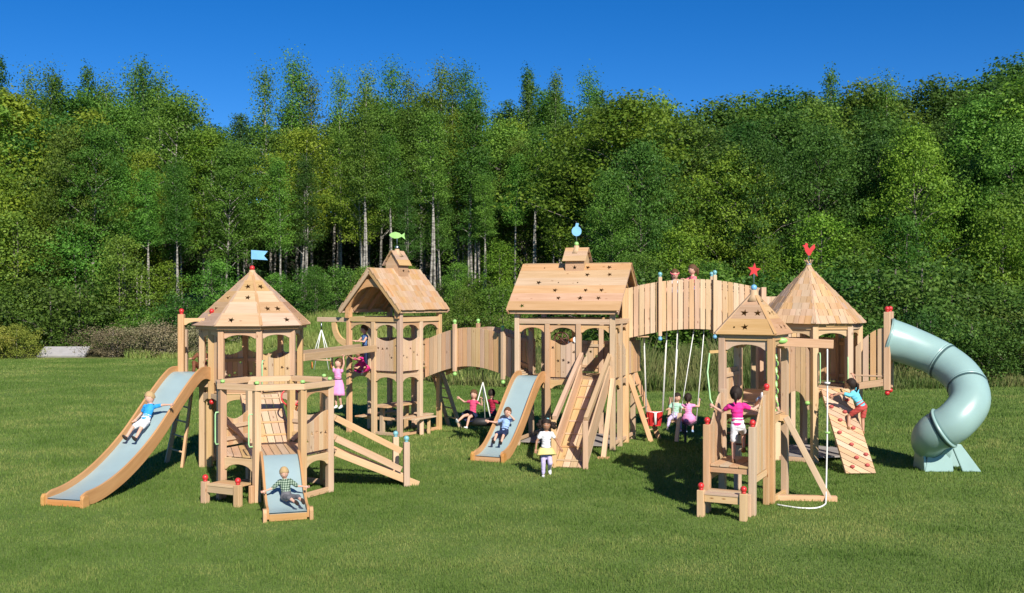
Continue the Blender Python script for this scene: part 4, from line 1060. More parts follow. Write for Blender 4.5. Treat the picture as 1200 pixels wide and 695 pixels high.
# ================================================================== GROUND
def sst(a, b, x): t = np.clip((x-a)/(b-a), 0, 1); return t*t*(3-2*t)
def gheight(x, y):
    x = np.asarray(x, float); y = np.asarray(y, float)
    amp = np.interp(x, [-40, -20, -13, 0, 10, 60], [.5, .3, 2.0, 2.0, .9, 1.2])
    st = np.interp(x, [-40, -18, -12, 40], [60, 60, 46, 43])
    return amp*sst(0, 20, y-st) + .9*sst(66, 120, y)*3 + 12*sst(104, 150, y) + .05*np.sin(x*.21)*np.sin(y*.17)*sst(26, 40, y)
def lawn_edge(x):
    return np.interp(x, [-60, -26, -16, -12, -6, -2.5, 4, 12, 20, 60], [57, 58, 58, 56, 48, 40.5, 37.5, 37.8, 40, 44])
def ground():
    xs = np.concatenate([np.linspace(-420, -90, 12)[:-1], np.arange(-90, 90.1, 1.0), np.linspace(90, 420, 12)[1:]])
    ys = np.concatenate([np.linspace(-60, 0, 7)[:-1], np.arange(0, 110.1, 1.0), np.linspace(110, 900, 20)[1:]])
    X, Y = np.meshgrid(xs, ys); Z = gheight(X, Y)
    nx, ny = len(xs), len(ys)
    v = np.stack([X.ravel(), Y.ravel(), Z.ravel()], 1)
    f = [(j*nx+i, j*nx+i+1, (j+1)*nx+i+1, (j+1)*nx+i) for j in range(ny-1) for i in range(nx-1)]
    me = bpy.data.meshes.new('ground'); me.from_pydata(v.tolist(), [], f)
    me.polygons.foreach_set('use_smooth', [True]*len(f))
    # zone : 0 lawn, 1 rough meadow and wood floor
    z = np.clip((Y - lawn_edge(X))/1.2+.5, 0, 1).ravel()
    c = me.color_attributes.new('zone', 'FLOAT_COLOR', 'POINT')
    a = np.zeros((len(z), 4), np.float32); a[:, 0] = z
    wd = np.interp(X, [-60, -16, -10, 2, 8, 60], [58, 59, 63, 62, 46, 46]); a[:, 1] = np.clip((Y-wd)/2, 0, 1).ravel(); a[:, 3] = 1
    c.data.foreach_set('color', a.ravel())
    m, t, b = mat('lawn_and_wood_floor'); L = t.links; n = t.nodes
    tc = n.new('ShaderNodeTexCoord')
    def noise(s, det=4, mp=None, dist=0):
        q = n.new('ShaderNodeTexNoise'); q.inputs['Scale'].default_value = s; q.inputs['Detail'].default_value = det; q.inputs['Distortion'].default_value = dist
        if mp:
            k = n.new('ShaderNodeMapping'); k.inputs['Scale'].default_value = mp; L.new(tc.outputs['Object'], k.inputs[0]); L.new(k.outputs[0], q.inputs['Vector'])
        else: L.new(tc.outputs['Object'], q.inputs['Vector'])
        return q
    def ramp(src, c0, c1, p0=.35, p1=.65):
        r = n.new('ShaderNodeValToRGB'); r.color_ramp.elements[0].position = p0; r.color_ramp.elements[1].position = p1
        r.color_ramp.elements[0].color = (*c0, 1); r.color_ramp.elements[1].color = (*c1, 1); L.new(src, r.inputs[0]); return r
    def mix(f_, a_, b_, mode='MIX'):
        q = n.new('ShaderNodeMix'); q.data_type = 'RGBA'; q.blend_type = mode
        if isinstance(f_, float): q.inputs[0].default_value = f_
        else: L.new(f_, q.inputs[0])
        L.new(a_, q.inputs[6]); L.new(b_, q.inputs[7]); return q.outputs[2]
    big = noise(.35, 4); mid_ = noise(2.2, 5, dist=.4); fine = noise(26, 6)
    stripes = noise(1, 3, (.03, .9, 1))
    lawn = mix(.55, ramp(mid_.outputs['Fac'], LAWN0, LAWN1).outputs[0], ramp(fine.outputs['Fac'], LAWN0, LAWN1).outputs[0])
    lawn = mix(.35, lawn, ramp(stripes.outputs['Fac'], LAWN0, LAWN1, .42, .58).outputs[0])
    lawn = mix(.3, lawn, ramp(big.outputs['Fac'], LAWN0, LAWN1).outputs[0])
    mead = ramp(noise(.9, 6).outputs['Fac'], (.14, .20, .045), (.27, .25, .09)).outputs[0]
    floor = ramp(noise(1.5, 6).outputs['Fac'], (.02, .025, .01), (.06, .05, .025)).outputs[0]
    at = n.new('ShaderNodeAttribute'); at.attribute_name = 'zone'
    sp = n.new('ShaderNodeSeparateColor'); L.new(at.outputs['Color'], sp.inputs[0])
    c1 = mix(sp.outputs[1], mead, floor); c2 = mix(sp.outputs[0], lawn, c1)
    L.new(c2, b.inputs['Base Color']); b.inputs['Roughness'].default_value = .85; b.inputs['Specular IOR Level'].default_value = .15
    bp = n.new('ShaderNodeBump'); bp.inputs['Strength'].default_value = .9; bp.inputs['Distance'].default_value = .05
    L.new(fine.outputs['Fac'], bp.inputs['Height']); L.new(bp.outputs[0], b.inputs['Normal'])
    me.materials.append(m)
    o = bpy.data.objects.new('ground', me); col.objects.link(o); tag(o, kind='structure')
LAWN0, LAWN1 = (.092, .155, .030), (.170, .240, .060)
ground()
def blade_mat(name, c0, c1, trans=.35, cm=None):
    m, t, b = mat(name); L = t.links; n = t.nodes
    at = n.new('ShaderNodeAttribute'); at.attribute_name = 'tint'
    sp = n.new('ShaderNodeSeparateColor'); L.new(at.outputs['Color'], sp.inputs[0])
    r = n.new('ShaderNodeValToRGB'); r.color_ramp.elements[0].color = (*c0, 1); r.color_ramp.elements[1].color = (*c1, 1); L.new(sp.outputs[0], r.inputs[0])
    if cm: e = r.color_ramp.elements.new(.55); e.color = (*cm, 1)
    L.new(r.outputs[0], b.inputs['Base Color']); b.inputs['Roughness'].default_value = .6; b.inputs['Specular IOR Level'].default_value = .2
    tr = n.new('ShaderNodeBsdfTranslucent'); L.new(r.outputs[0], tr.inputs[0])
    mx = n.new('ShaderNodeMixShader'); mx.inputs[0].default_value = trans
    L.new(b.outputs[0], mx.inputs[1]); L.new(tr.outputs[0], mx.inputs[2]); L.new(mx.outputs[0], n['Material Output'].inputs[0])
    return m
def quick_mesh(name, V, F, tint, mats, mi=None):
    """V (n,3), F (m,k) equal-sided faces, tint (m,) one value per face"""
    me = bpy.data.meshes.new(name); k = F.shape[1]
    me.vertices.add(len(V)); me.vertices.foreach_set('co', V.astype(np.float32).ravel())
    me.loops.add(F.size); me.loops.foreach_set('vertex_index', F.astype(np.int32).ravel())
    me.polygons.add(len(F)); me.polygons.foreach_set('loop_start', np.arange(0, F.size, k, dtype=np.int32))
    me.update(calc_edges=True)
    c = me.color_attributes.new('tint', 'FLOAT_COLOR', 'CORNER'); a = np.ones((F.size, 4), np.float32); a[:, 0] = np.repeat(tint, k); a[:, 1] = a[:, 0]
    c.data.foreach_set('color', a.ravel())
    for m in mats: me.materials.append(m)
    if mi is not None: me.polygons.foreach_set('material_index', mi)
    return me
rng = np.random.default_rng(5)
def blades(name, x, y, h, w_, tint, m, lean=.45):
    n = len(x); z = gheight(x, y); an = rng.uniform(0, 2*np.pi, n); la = rng.uniform(0, 2*np.pi, n); lr = rng.uniform(.1, lean, n)*h
    dx, dy = np.cos(an)*w_/2, np.sin(an)*w_/2
    V = np.zeros((n, 4, 3))
    V[:, 0] = np.stack([x-dx, y-dy, z-.005], 1); V[:, 1] = np.stack([x+dx, y+dy, z-.005], 1)
    tx, ty = x+np.cos(la)*lr, y+np.sin(la)*lr
    V[:, 2] = np.stack([tx+dx*.35, ty+dy*.35, z+h], 1); V[:, 3] = np.stack([tx-dx*.35, ty-dy*.35, z+h], 1)
    F = np.arange(n*4).reshape(n, 4)
    return quick_mesh(name, V.reshape(-1, 3), F, tint, [m])
# lawn grass : many blades, thinning with distance
N = 700000
u_ = rng.random(N); y = 11.2*(60/11.2)**(u_**1.12)          # log-distributed depth
x = (rng.random(N)*2-1)*(y*.57+1.2); k_ = y < lawn_edge(x); x = x[k_]; y = y[k_]; N = len(x)
def vnoise(x, y, s, seed=0):
    g = np.random.default_rng(seed).random((256, 256)); X, Y = x*s+1000, y*s+1000; i, j = np.floor(X).astype(int), np.floor(Y).astype(int); fx, fy = X-i, Y-j
    fx = fx*fx*(3-2*fx); fy = fy*fy*(3-2*fy); G = lambda a, b: g[a % 256, b % 256]
    return (G(i, j)*(1-fx)+G(i+1, j)*fx)*(1-fy)+(G(i, j+1)*(1-fx)+G(i+1, j+1)*fx)*fy
cl = np.sin(x*1.7+np.sin(y*2.1)*1.3)*np.sin(y*1.9+np.sin(x*1.1))*.5+.5
f2 = np.sin(x*7.3+np.sin(y*5.1)*2)*np.sin(y*8.7+np.sin(x*6.1)*2)*.5+.5
h = rng.uniform(.022, .05, N)*(.75+.35*cl+.25*f2)*np.clip(y/18, .9, 1.4); w_ = .0065*np.clip(y/11, 1, 5)*rng.uniform(.7, 1.4, N)
big_ = (np.sin(x*.55+1.3*np.sin(y*.31))*np.sin(y*.62+1.1*np.sin(x*.43+2)))*.5+.5; mow = np.sin((y+x*.05)*2*np.pi/2.4)*.5+.5
pat = .45*vnoise(x, y, .45, 1)+.30*vnoise(x, y, 1.3, 2)+.25*vnoise(x, y, 3.4, 3)
tn = np.clip(.02+(pat-.5)*1.25+.42+.12*(mow-.5)+.10*big_+rng.normal(0, .15, N), 0, 1); h = h*(.62+.55*vnoise(x, y, 2.6, 4))
GR = blade_mat('lawn_blades', (.075, .150, .022), (.32, .345, .105), cm=(.155, .245, .048))
o = bpy.data.objects.new('lawn_grass', blades('lawn_grass', x, y, h, w_, tn, GR)); col.objects.link(o)
tag(o, 'short mown green grass of the lawn round the play structure', 'grass', kind='stuff')
# tall reeds beyond the lawn in the middle and at the right
N = 52000
x = rng.uniform(-5, 30, N); y = lawn_edge(x)+rng.random(N)**1.3*6.5-.1
hh = (.55+.75*sst(0, 2.5, y-lawn_edge(x)))*np.interp(x, [-5, -3, 3, 5, 11, 13, 30], [.5, .8, 1.0, 1.25, 1.25, .7, .45])*rng.uniform(.55, 1.15, N)*(.8+.3*np.sin(x*2.3)*np.sin(x*.7+1))
tn = np.clip(.35+.35*np.sin(x*1.3)*np.sin(y*1.1+x*.4)+rng.normal(0, .22, N), 0, 1)
RD = blade_mat('reed_blades', (.08, .14, .028), (.32, .30, .12))
o = bpy.data.objects.new('tall_grass', blades('tall_grass', x, y, hh, rng.uniform(.02, .05, N), tn, RD, .5)); col.objects.link(o)
tag(o, 'tall yellow-green grass and reeds growing beyond the mown lawn', 'tall grass', kind='stuff')
N = 46000
x = rng.uniform(-22, 6, N); y = rng.uniform(0, 1, N)*(66-lawn_edge(x))+lawn_edge(x)
hh = rng.uniform(.18, .62, N)*(.8+.4*np.sin(x*.9)*np.sin(y*.6)); tn = np.clip(.55+.35*np.sin(x*.5+1)*np.sin(y*.5)+rng.normal(0, .22, N), 0, 1)
MD = blade_mat('meadow_blades', (.12, .23, .035), (.33, .36, .11))
o = bpy.data.objects.new('meadow_grass', blades('meadow_grass', x, y, hh, rng.uniform(.03, .07, N), tn, MD, .6)); col.objects.link(o)
tag(o, 'rough sunlit meadow grass on the rise in front of the birches', 'meadow grass', kind='stuff')
# ================================================================== THE WOOD
def leaf_mat(name, c0, c1, trans=.42):
    m, t, b = mat(name); L = t.links; n = t.nodes
    at = n.new('ShaderNodeAttribute'); at.attribute_name = 'tint'
    sp = n.new('ShaderNodeSeparateColor'); L.new(at.outputs['Color'], sp.inputs[0])
    r = n.new('ShaderNodeValToRGB'); r.color_ramp.elements[0].color = (*c0, 1); r.color_ramp.elements[1].color = (*c1, 1); L.new(sp.outputs[0], r.inputs[0])
    oi = n.new('ShaderNodeObjectInfo')
    h = n.new('ShaderNodeHueSaturation'); L.new(r.outputs[0], h.inputs['Color'])
    mr = n.new('ShaderNodeMapRange'); mr.inputs['To Min'].default_value = .475; mr.inputs['To Max'].default_value = .522; L.new(oi.outputs['Random'], mr.inputs['Value']); L.new(mr.outputs[0], h.inputs['Hue'])
    mm = n.new('ShaderNodeMath'); mm.operation = 'MULTIPLY'; mm.inputs[1].default_value = 7.31; L.new(oi.outputs['Random'], mm.inputs[0])
    fr = n.new('ShaderNodeMath'); fr.operation = 'FRACT'; L.new(mm.outputs[0], fr.inputs[0])
    mr2 = n.new('ShaderNodeMapRange'); mr2.inputs['To Min'].default_value = .72; mr2.inputs['To Max'].default_value = 1.25; L.new(fr.outputs[0], mr2.inputs['Value']); L.new(mr2.outputs[0], h.inputs['Value'])
    L.new(h.outputs[0], b.inputs['Base Color']); b.inputs['Roughness'].default_value = .55; b.inputs['Specular IOR Level'].default_value = .25
    tr = n.new('ShaderNodeBsdfTranslucent'); L.new(h.outputs[0], tr.inputs[0])
    mx = n.new('ShaderNodeMixShader'); mx.inputs[0].default_value = trans
    L.new(b.outputs[0], mx.inputs[1]); L.new(tr.outputs[0], mx.inputs[2]); L.new(mx.outputs[0], n['Material Output'].inputs[0])
    return m
LEAF_D = leaf_mat('leaf_dark', (0.042, 0.11, 0.018), (0.126, 0.244, 0.038))
LEAF_M = leaf_mat('leaf_mid', (0.067, 0.16, 0.021), (0.184, 0.329, 0.045))
LEAF_Y = leaf_mat('leaf_yellow_green', (0.101, 0.195, 0.017), (0.254, 0.364, 0.037))
LEAF_C = leaf_mat('needles', (0.035, 0.093, 0.024), (0.088, 0.177, 0.05))
LEAF_B = leaf_mat('bush_leaf', (0.074, 0.16, 0.024), (0.207, 0.32, 0.053))
TWIG = leaf_mat('dry_twigs', (.12, .11, .05), (.27, .24, .13), .1)
def bark(name, c0, c1):
    m, t, b = mat(name); L = t.links; n = t.nodes
    tc = n.new('ShaderNodeTexCoord'); mp = n.new('ShaderNodeMapping'); mp.inputs['Scale'].default_value = (2, 2, 5); L.new(tc.outputs['Object'], mp.inputs[0])
    q = n.new('ShaderNodeTexNoise'); q.inputs['Scale'].default_value = 1.5; q.inputs['Detail'].default_value = 6; L.new(mp.outputs[0], q.inputs['Vector'])
    r = n.new('ShaderNodeValToRGB'); r.color_ramp.elements[0].position = .42; r.color_ramp.elements[1].position = .56
    r.color_ramp.elements[0].color = (*c0, 1); r.color_ramp.elements[1].color = (*c1, 1); L.new(q.outputs[0], r.inputs[0]); L.new(r.outputs[0], b.inputs['Base Color']); b.inputs['Roughness'].default_value = .8
    return m
LEAF_G = leaf_mat('golden_bush_leaf', (.15, .20, .028), (.36, .38, .07))
BIRCH = bark('birch_bark', (.11, .10, .085), (.33, .31, .27)); BARK = bark('grey_bark', (.07, .06, .05), (.19, .165, .14))
def limb(VS, FS, pts, rs, seg=6):
    base = len(VS); prev = None
    pts = [Vector(p) for p in pts]
    for i, p in enumerate(pts):
        d = (pts[min(i+1, len(pts)-1)]-pts[max(i-1, 0)]).normalized(); x_ = d.orthogonal().normalized() if prev is None else (prev-d*prev.dot(d)).normalized(); prev = x_; y_ = d.cross(x_)
        for k in range(seg):
            a = 2*PI*k/seg; VS.append(p+(x_*math.cos(a)+y_*math.sin(a))*rs[i])
    for i in range(len(pts)-1):
        for k in range(seg):
            a = base+i*seg+k; b_ = base+i*seg+(k+1) % seg; FS.append((a, b_, b_+seg, a+seg))
def tree_proto(seed, H, cb, cr, shape, clumps, per, leaf, mleaf, mbark, multi=1, cz=.45, droop=0.0):
    rg = random.Random(seed); ng = np.random.default_rng(seed)
    VS, FS = [], []
    trunks = []
    for k in range(multi):
        lx, ly = rg.uniform(-.06, .06)*H*(multi > 1)+rg.uniform(-.03, .03)*H, rg.uniform(-.04, .04)*H
        b0 = Vector((rg.uniform(-.4, .4)*(multi > 1), rg.uniform(-.4, .4)*(multi > 1), -.3))
        pts = []; rs = []
        for i in range(9):
            t = i/8; w_ = .02*H*math.sin(t*5+seed+k)*t
            pts.append(b0+Vector((lx*t+w_*.5, ly*t+w_*.3, (H*.96+.3)*t))); rs.append(max(.02, (.0068*H)*(1-t)**.85+.015))
        limb(VS, FS, pts, rs, 8); trunks.append(pts)
    def tp(k, z):
        pts = trunks[k]; t = max(0, min(.999, z/(H*.97)))*8; i = int(t); return pts[i].lerp(pts[i+1], t-i)
    def env(t, an):
        if shape == 'oval': r = math.sin(PI*min(1, t*.86+.12))**.75
        elif shape == 'spire': r = (1-t)**.8*(.45+.55*min(1, t*5))+.05
        elif shape == 'round': r = math.sqrt(max(0, 1-(2*t-.92)**2*.95))
        elif shape == 'feather': r = (.62*(1-t)**.55+.1)*(.7+.3*min(1, t*4))
        lob = 1+.28*math.sin(an*2+seed+t*7)+.18*math.sin(an*5+seed*2-t*11)
        return cr*max(.05, r)*lob
    V, T = [], []
    gold = 2.39996
    for c in range(clumps):
        t = (c+rg.random())/clumps; t = t**(.9 if shape in ('oval', 'round') else 1.1); an = c*gold+rg.uniform(-.5, .5)
        z = H*(cb+(1-cb)*t); R0 = env(t, an)
        rho = R0*(rg.random()**.45)
        k = c % multi; ax = tp(k, z)
        zz = z + (rg.uniform(-.3, .3)-droop*rho)
        cen = Vector((ax.x+rho*math.cos(an), ax.y+rho*math.sin(an), zz))
        if c % 3 == 0 and rho > .5:
            zb = max(.1*H, z-rho*rg.uniform(.35, .8)); p = tp(k, zb)
            m_ = p.lerp(cen, .5)+Vector((0, 0, .12*rho)); limb(VS, FS, [p, m_, cen], [max(.015, .0028*H), max(.012, .0018*H), .008], 5)
        sz = (leaf*3.1)*rg.uniform(.7, 1.45)*(1.0 if shape != 'spire' else .7)
        n_ = int(per*1.7*rg.uniform(.6, 1.3))
        d = ng.normal(size=(n_, 3)); d /= np.linalg.norm(d, axis=1)[:, None]
        rr = ng.random(n_)**.5
        P = d*rr[:, None]*np.array([sz*1.25, sz*1.25, sz*cz*1.6]); P += np.array(cen)
        nor = d*.7+ng.normal(size=(n_, 3))*.55+np.array([0, 0, .45]); nor /= np.linalg.norm(nor, axis=1)[:, None]
        a = np.cross(nor, ng.normal(size=(n_, 3))); a /= np.linalg.norm(a, axis=1)[:, None]; b_ = np.cross(nor, a)
        s1 = leaf*.74*ng.uniform(.5, 1.1, n_)[:, None]; s2 = s1*ng.uniform(.5, .8, n_)[:, None]
        q = np.stack([P-a*s1*.5, P+b_*s2*.5, P+a*s1*.5, P-b_*s2*.5], 1)
        V.append(q.reshape(-1, 3)); ct = rg.uniform(.15, .85); T.append(np.clip(ct+ng.normal(0, .16, n_), 0, 1))
    V = np.concatenate(V); T = np.concatenate(T); F = np.arange(len(V)).reshape(-1, 4)
    crown = quick_mesh('crown', V, F, T, [mleaf])
    tm = bpy.data.meshes.new('trunk'); tm.from_pydata([tuple(v) for v in VS], [], FS); tm.materials.append(mbark); tm.polygons.foreach_set('use_smooth', [True]*len(FS))
    return tm, crown, H
PR = {}
def P_(k, *a, **kw): PR.setdefault(k, []).append(tree_proto(*a, **kw))
P_('birch', 11, 16, .42, 2.5, 'oval', 110, 95, .24, LEAF_M, BIRCH)
P_('birch', 12, 17, .48, 2.2, 'feather', 95, 90, .23, LEAF_M, BIRCH, multi=2)
P_('birch', 13, 16, .44, 2.4, 'oval', 100, 95, .24, LEAF_Y, BIRCH, multi=2)
P_('birch', 14, 17, .47, 2.6, 'feather', 105, 90, .23, LEAF_D, BIRCH, multi=3)
P_('birch', 15, 17, .60, 1.9, 'feather', 80, 90, .23, LEAF_M, BIRCH, multi=2)
P_('maple', 21, 14, .12, 3.6, 'round', 175, 100, .27, LEAF_D, BARK)
P_('maple', 22, 14, .10, 3.4, 'oval', 165, 100, .26, LEAF_M, BARK)
P_('maple', 23, 13, .10, 3.5, 'round', 165, 100, .27, LEAF_Y, BARK)
P_('spire', 31, 18, .18, 2.0, 'spire', 120, 85, .21, LEAF_C, BARK, droop=.25)
P_('spire', 32, 18, .25, 1.9, 'feather', 100, 85, .22, LEAF_D, BARK)
P_('aspen', 35, 18, .45, 1.15, 'feather', 90, 45, .22, LEAF_M, BIRCH, cz=.8)
P_('aspen', 36, 18, .50, .95, 'spire', 80, 45, .22, LEAF_D, BIRCH, cz=.9)
P_('sapling', 41, 7, .06, 1.9, 'oval', 70, 80, .22, LEAF_Y, BARK)
P_('sapling', 42, 7, .05, 2.1, 'round', 80, 80, .22, LEAF_M, BARK, multi=2)
P_('bush', 51, 3, .03, 1.7, 'round', 62, 85, .17, LEAF_B, BARK, multi=3)
P_('bush', 52, 3, .03, 1.9, 'round', 66, 85, .18, LEAF_M, BARK, multi=3)
P_('bush', 53, 2.4, .03, 1.7, 'round', 60, 85, .16, LEAF_D, BARK, multi=3)
P_('golden', 57, 2.4, .03, 1.7, 'round', 66, 85, .16, LEAF_G, BARK, multi=3)
P_('dry', 55, 2.0, .03, 1.6, 'round', 55, 70, .14, TWIG, BARK, multi=3)
skyX = [-200, 0, 30, 60, 110, 165, 195, 215, 235, 290, 330, 352, 372, 388, 405, 440, 460, 484, 500, 520, 545, 572, 590, 605, 625, 660, 690, 730, 770, 830, 870, 920, 980, 1040, 1080, 1130, 1165, 1200, 1400]
skyY = [95, 92, 100, 104, 106, 100, 104, 122, 133, 130, 116, 112, 116, 128, 116, 108, 110, 106, 108, 106, 110, 118, 134, 112, 94, 104, 106, 108, 114, 119, 110, 106, 94, 98, 96, 100, 88, 66, 62]
trees = []   # (kind, root, px, Y, colour words)
words = {('birch', 0): 'single pale-trunked birch', ('birch', 1): 'slender twin-stemmed birch', ('birch', 4): 'slim birch pair', ('birch', 2): 'yellow-green twin birch', ('birch', 3): 'dark three-stemmed birch',
         ('maple', 0): 'dark round-crowned broadleaf tree', ('maple', 1): 'mid green full-crowned broadleaf tree', ('maple', 2): 'yellow-green round-crowned broadleaf tree',
         ('aspen', 0): 'tall feathery aspen tip', ('aspen', 1): 'tall thin aspen spire', ('spire', 0): 'dark pointed conifer', ('spire', 1): 'dark feathery narrow tree',
         ('sapling', 0): 'yellow-green young tree', ('sapling', 1): 'mid green young tree', ('bush', 0): 'loose green shrub', ('bush', 1): 'dense leafy shrub', ('bush', 2): 'low dark shrub', ('golden', 0): 'yellow-green bush', ('dry', 0): 'brown half-dead brush pile shrub'}
catn = {'birch': ('birch_tree', 'tree'), 'maple': ('broadleaf_tree', 'tree'), 'spire': ('narrow_tree', 'tree'), 'aspen': ('aspen_tree', 'tree'), 'sapling': ('young_tree', 'young tree'), 'bush': ('shrub', 'shrub'), 'golden': ('shrub', 'shrub'), 'dry': ('dry_shrub', 'shrub')}
fr_ = random.Random(99)
def plant(kind, vi, X, Y, H, wide=1.0, row=''):
    tm, cm, H0 = PR[kind][vi]; z = float(gheight(X, Y)); nm, cat = catn[kind]
    r = bpy.data.objects.new(nm, None); col.objects.link(r); r.location = (X, Y, z-.05); r.rotation_euler = (0, 0, fr_.uniform(0, 2*PI))
    s_ = H/H0; r.scale = (s_*wide, s_*wide, s_); r.empty_display_size = .1; r['category'] = cat
    for nn, me in (('trunk' if cat != 'shrub' else 'stem', tm), ('crown' if cat != 'shrub' else 'foliage', cm)):
        c = bpy.data.objects.new(nn, me); col.objects.link(c); c.parent = r
    trees.append((kind, vi, r, 600+1200*X/Y, Y, row))
    return r
def top_for(px, Y, extra=0): return 3.5+(347.5-(np.interp(px, skyX, skyY)+extra))*Y/1200
def row(Y0, jitter, px0, px1, step, kinds, extra, rowname, wide=1.0, hmin=.8):
    px = px0
    while px < px1:
        p = px+fr_.uniform(-.3, .3)*step; Y = Y0(p) if callable(Y0) else Y0
        Y += fr_.uniform(-jitter, jitter); X = (p-600)*Y/1200
        kd, vi = kinds(p)
        z = float(gheight(X, Y)); H = (top_for(p, Y, extra(p) if callable(extra) else extra)-z)*fr_.uniform(.95, 1.02)
        plant(kd, vi, X, Y, H, wide*fr_.uniform(.88, 1.15), rowname); px += step*fr_.uniform(.8, 1.2)
def kb(p):
    if p < 700: return fr_.choice([('birch', 0), ('birch', 1), ('birch', 3), ('spire', 1), ('spire', 0), ('birch', 0)])
    return fr_.choice([('maple', 0), ('maple', 1), ('birch', 3), ('maple', 0)])
def km(p):
    if p < 130: return fr_.choice([('maple', 1), ('birch', 0), ('maple', 2), ('maple', 0)])
    if p < 700: return fr_.choice([('birch', 0), ('birch', 1), ('birch', 2), ('birch', 3), ('maple', 1)])
    return fr_.choice([('maple', 0), ('maple', 1), ('maple', 0), ('maple', 2), ('birch', 3)])
row(lambda p: 97 if p < 720 else 84, 3, -60, 1290, 52, lambda p: ('maple', fr_.choice((0, 1))), 26, 'rear', 1.15)
row(lambda p: 86 if p < 720 else 76, 4, -90, 1310, 44, kb, 4, 'back', 1.3)
row(lambda p: 76 if p < 720 else 66, 3, -60, 1290, 42, km, lambda p: fr_.uniform(6, 45), 'middle', 1.15)
row(lambda p: 69 if p < 720 else 57, 2, -40, 1260, 50, km, lambda p: fr_.uniform(40, 105), 'front', .95)
for px, ty in ((6, 66), (28, 84), (52, 84), (66, 88), (105, 78), (122, 92), (160, 78), (182, 76), (196, 88), (318, 84), (334, 66), (348, 78), (366, 94), (390, 88), (426, 82), (458, 74), (474, 92), (510, 78), (532, 88), (548, 78), (566, 100), (608, 96), (627, 80), (655, 92), (690, 90), (985, 86), (1045, 90)):
    Y = fr_.uniform(79, 83) if px < 720 else fr_.uniform(69, 72); X = (px-600)*Y/1200
    plant('aspen', fr_.choice((0, 0, 1)), X, Y, 3.5+(347.5-ty)*Y/1200-float(gheight(X, Y)), 1.0, 'tall')
px = 150
while px < 745:
    if px < 235 or px > 425:
        Y = fr_.uniform(66, 69); X = (px-600)*Y/1200; plant('birch', 4, X, Y, 3.5+(347.5-fr_.uniform(110, 220))*Y/1200-float(gheight(X, Y)), 1.0, 'slim')
    px += fr_.uniform(18, 44)
def ks(p): return fr_.choice([('sapling', 1), ('sapling', 1), ('sapling', 0)])
row(lambda p: 66 if p < 720 else 53, 1.5, -30, 1240, 52, ks, lambda p: fr_.uniform(150, 215) if p > 150 else fr_.uniform(110, 190), 'edge', 1.0)
def shrubs(px0, px1, step, Yf, h0, h1, ch, rn, wide=1.0):
    px = px0
    while px < px1:
        p = px+fr_.uniform(-.3, .3)*step; Y = Yf(p)+fr_.uniform(-.7, .7); X = (p-600)*Y/1200
        kd, vi = fr_.choice(ch); plant(kd, vi, X, Y, fr_.uniform(h0, h1), wide*fr_.uniform(.9, 1.3), rn); px += step*fr_.uniform(.8, 1.2)
shrubs(-20, 230, 33, lambda p: 64, 2.2, 4.4, [('bush', 0), ('bush', 1), ('bush', 2)], 'bushes')
shrubs(230, 740, 38, lambda p: 68, 1.6, 3.4, [('bush', 0), ('bush', 1), ('bush', 2)], 'bushes')
shrubs(735, 1250, 32, lambda p: 49 if p < 1050 else 46, 3.0, 5.0, [('bush', 2), ('bush', 2), ('bush', 1)], 'bushes', 1.05)
shrubs(1050, 1240, 36, lambda p: 42.5, 1.9, 2.9, [('bush', 0), ('bush', 2)], 'low')
shrubs(500, 600, 40, lambda p: 57, 1.6, 2.6, [('bush', 0), ('bush', 1)], 'low')
plant('dry', 0, -23.2, 60.2, 1.7, 1.2, 'brush'); plant('dry', 0, -21.2, 60.2, 1.9, 1.2, 'brush'); plant('dry', 0, -18.6, 60, 1.7, 1.3, 'brush'); plant('dry', 0, -25.6, 62, 1.6, 1.2, 'brush')
plant('golden', 0, -30.0, 57.4, 2.3, 1.1, 'corner'); plant('golden', 0, -28.2, 57.9, 1.8, 1.1, 'corner'); plant('dry', 0, -20.0, 59.6, 1.9, 1.2, 'brush')
# labels : what stands in front of each one, then its order
marks = [(-200, 'at the far left edge'), (20, 'above the far-left bush'), (70, 'behind the stone slab'), (130, 'left of the long slide'), (215, 'left of the flag tower'),
         (295, 'directly behind the flag tower'), (375, 'between the flag and fish towers'), (460, 'directly behind the fish tower'), (535, 'above the low arched bridge'), (600, 'at the left end of the playhouse roof'),
         (675, 'directly behind the playhouse roof'), (760, 'right of the playhouse roof'), (815, 'above the high bridge'), (883, 'above the star-vane tower'), (947, 'directly behind the rooster tower'), (1040, 'above the top of the tube slide'), (1110, 'behind the bend of the tube slide'), (1180, 'right of the tube slide'), (1270, 'at the far right edge')]
rows = {'rear': 'in the rearmost row', 'back': 'in the back row', 'middle': 'in the middle row', 'front': 'in the front row', 'edge': "at the wood's edge", 'tall': 'above the canopy', 'slim': 'in the front row', 'bushes': "at the wood's foot", 'low': 'beside the lawn', 'brush': 'by the slab', 'corner': 'at the left lawn edge'}
from collections import defaultdict
dd_ = defaultdict(list)
for t in trees:
    mk = min(marks, key=lambda q: abs(q[0]-t[3]))[1]
    dd_[(t[0], t[1], t[5], mk)].append(t)
ordn = ['leftmost', 'second', 'third', 'fourth', 'fifth', 'sixth']
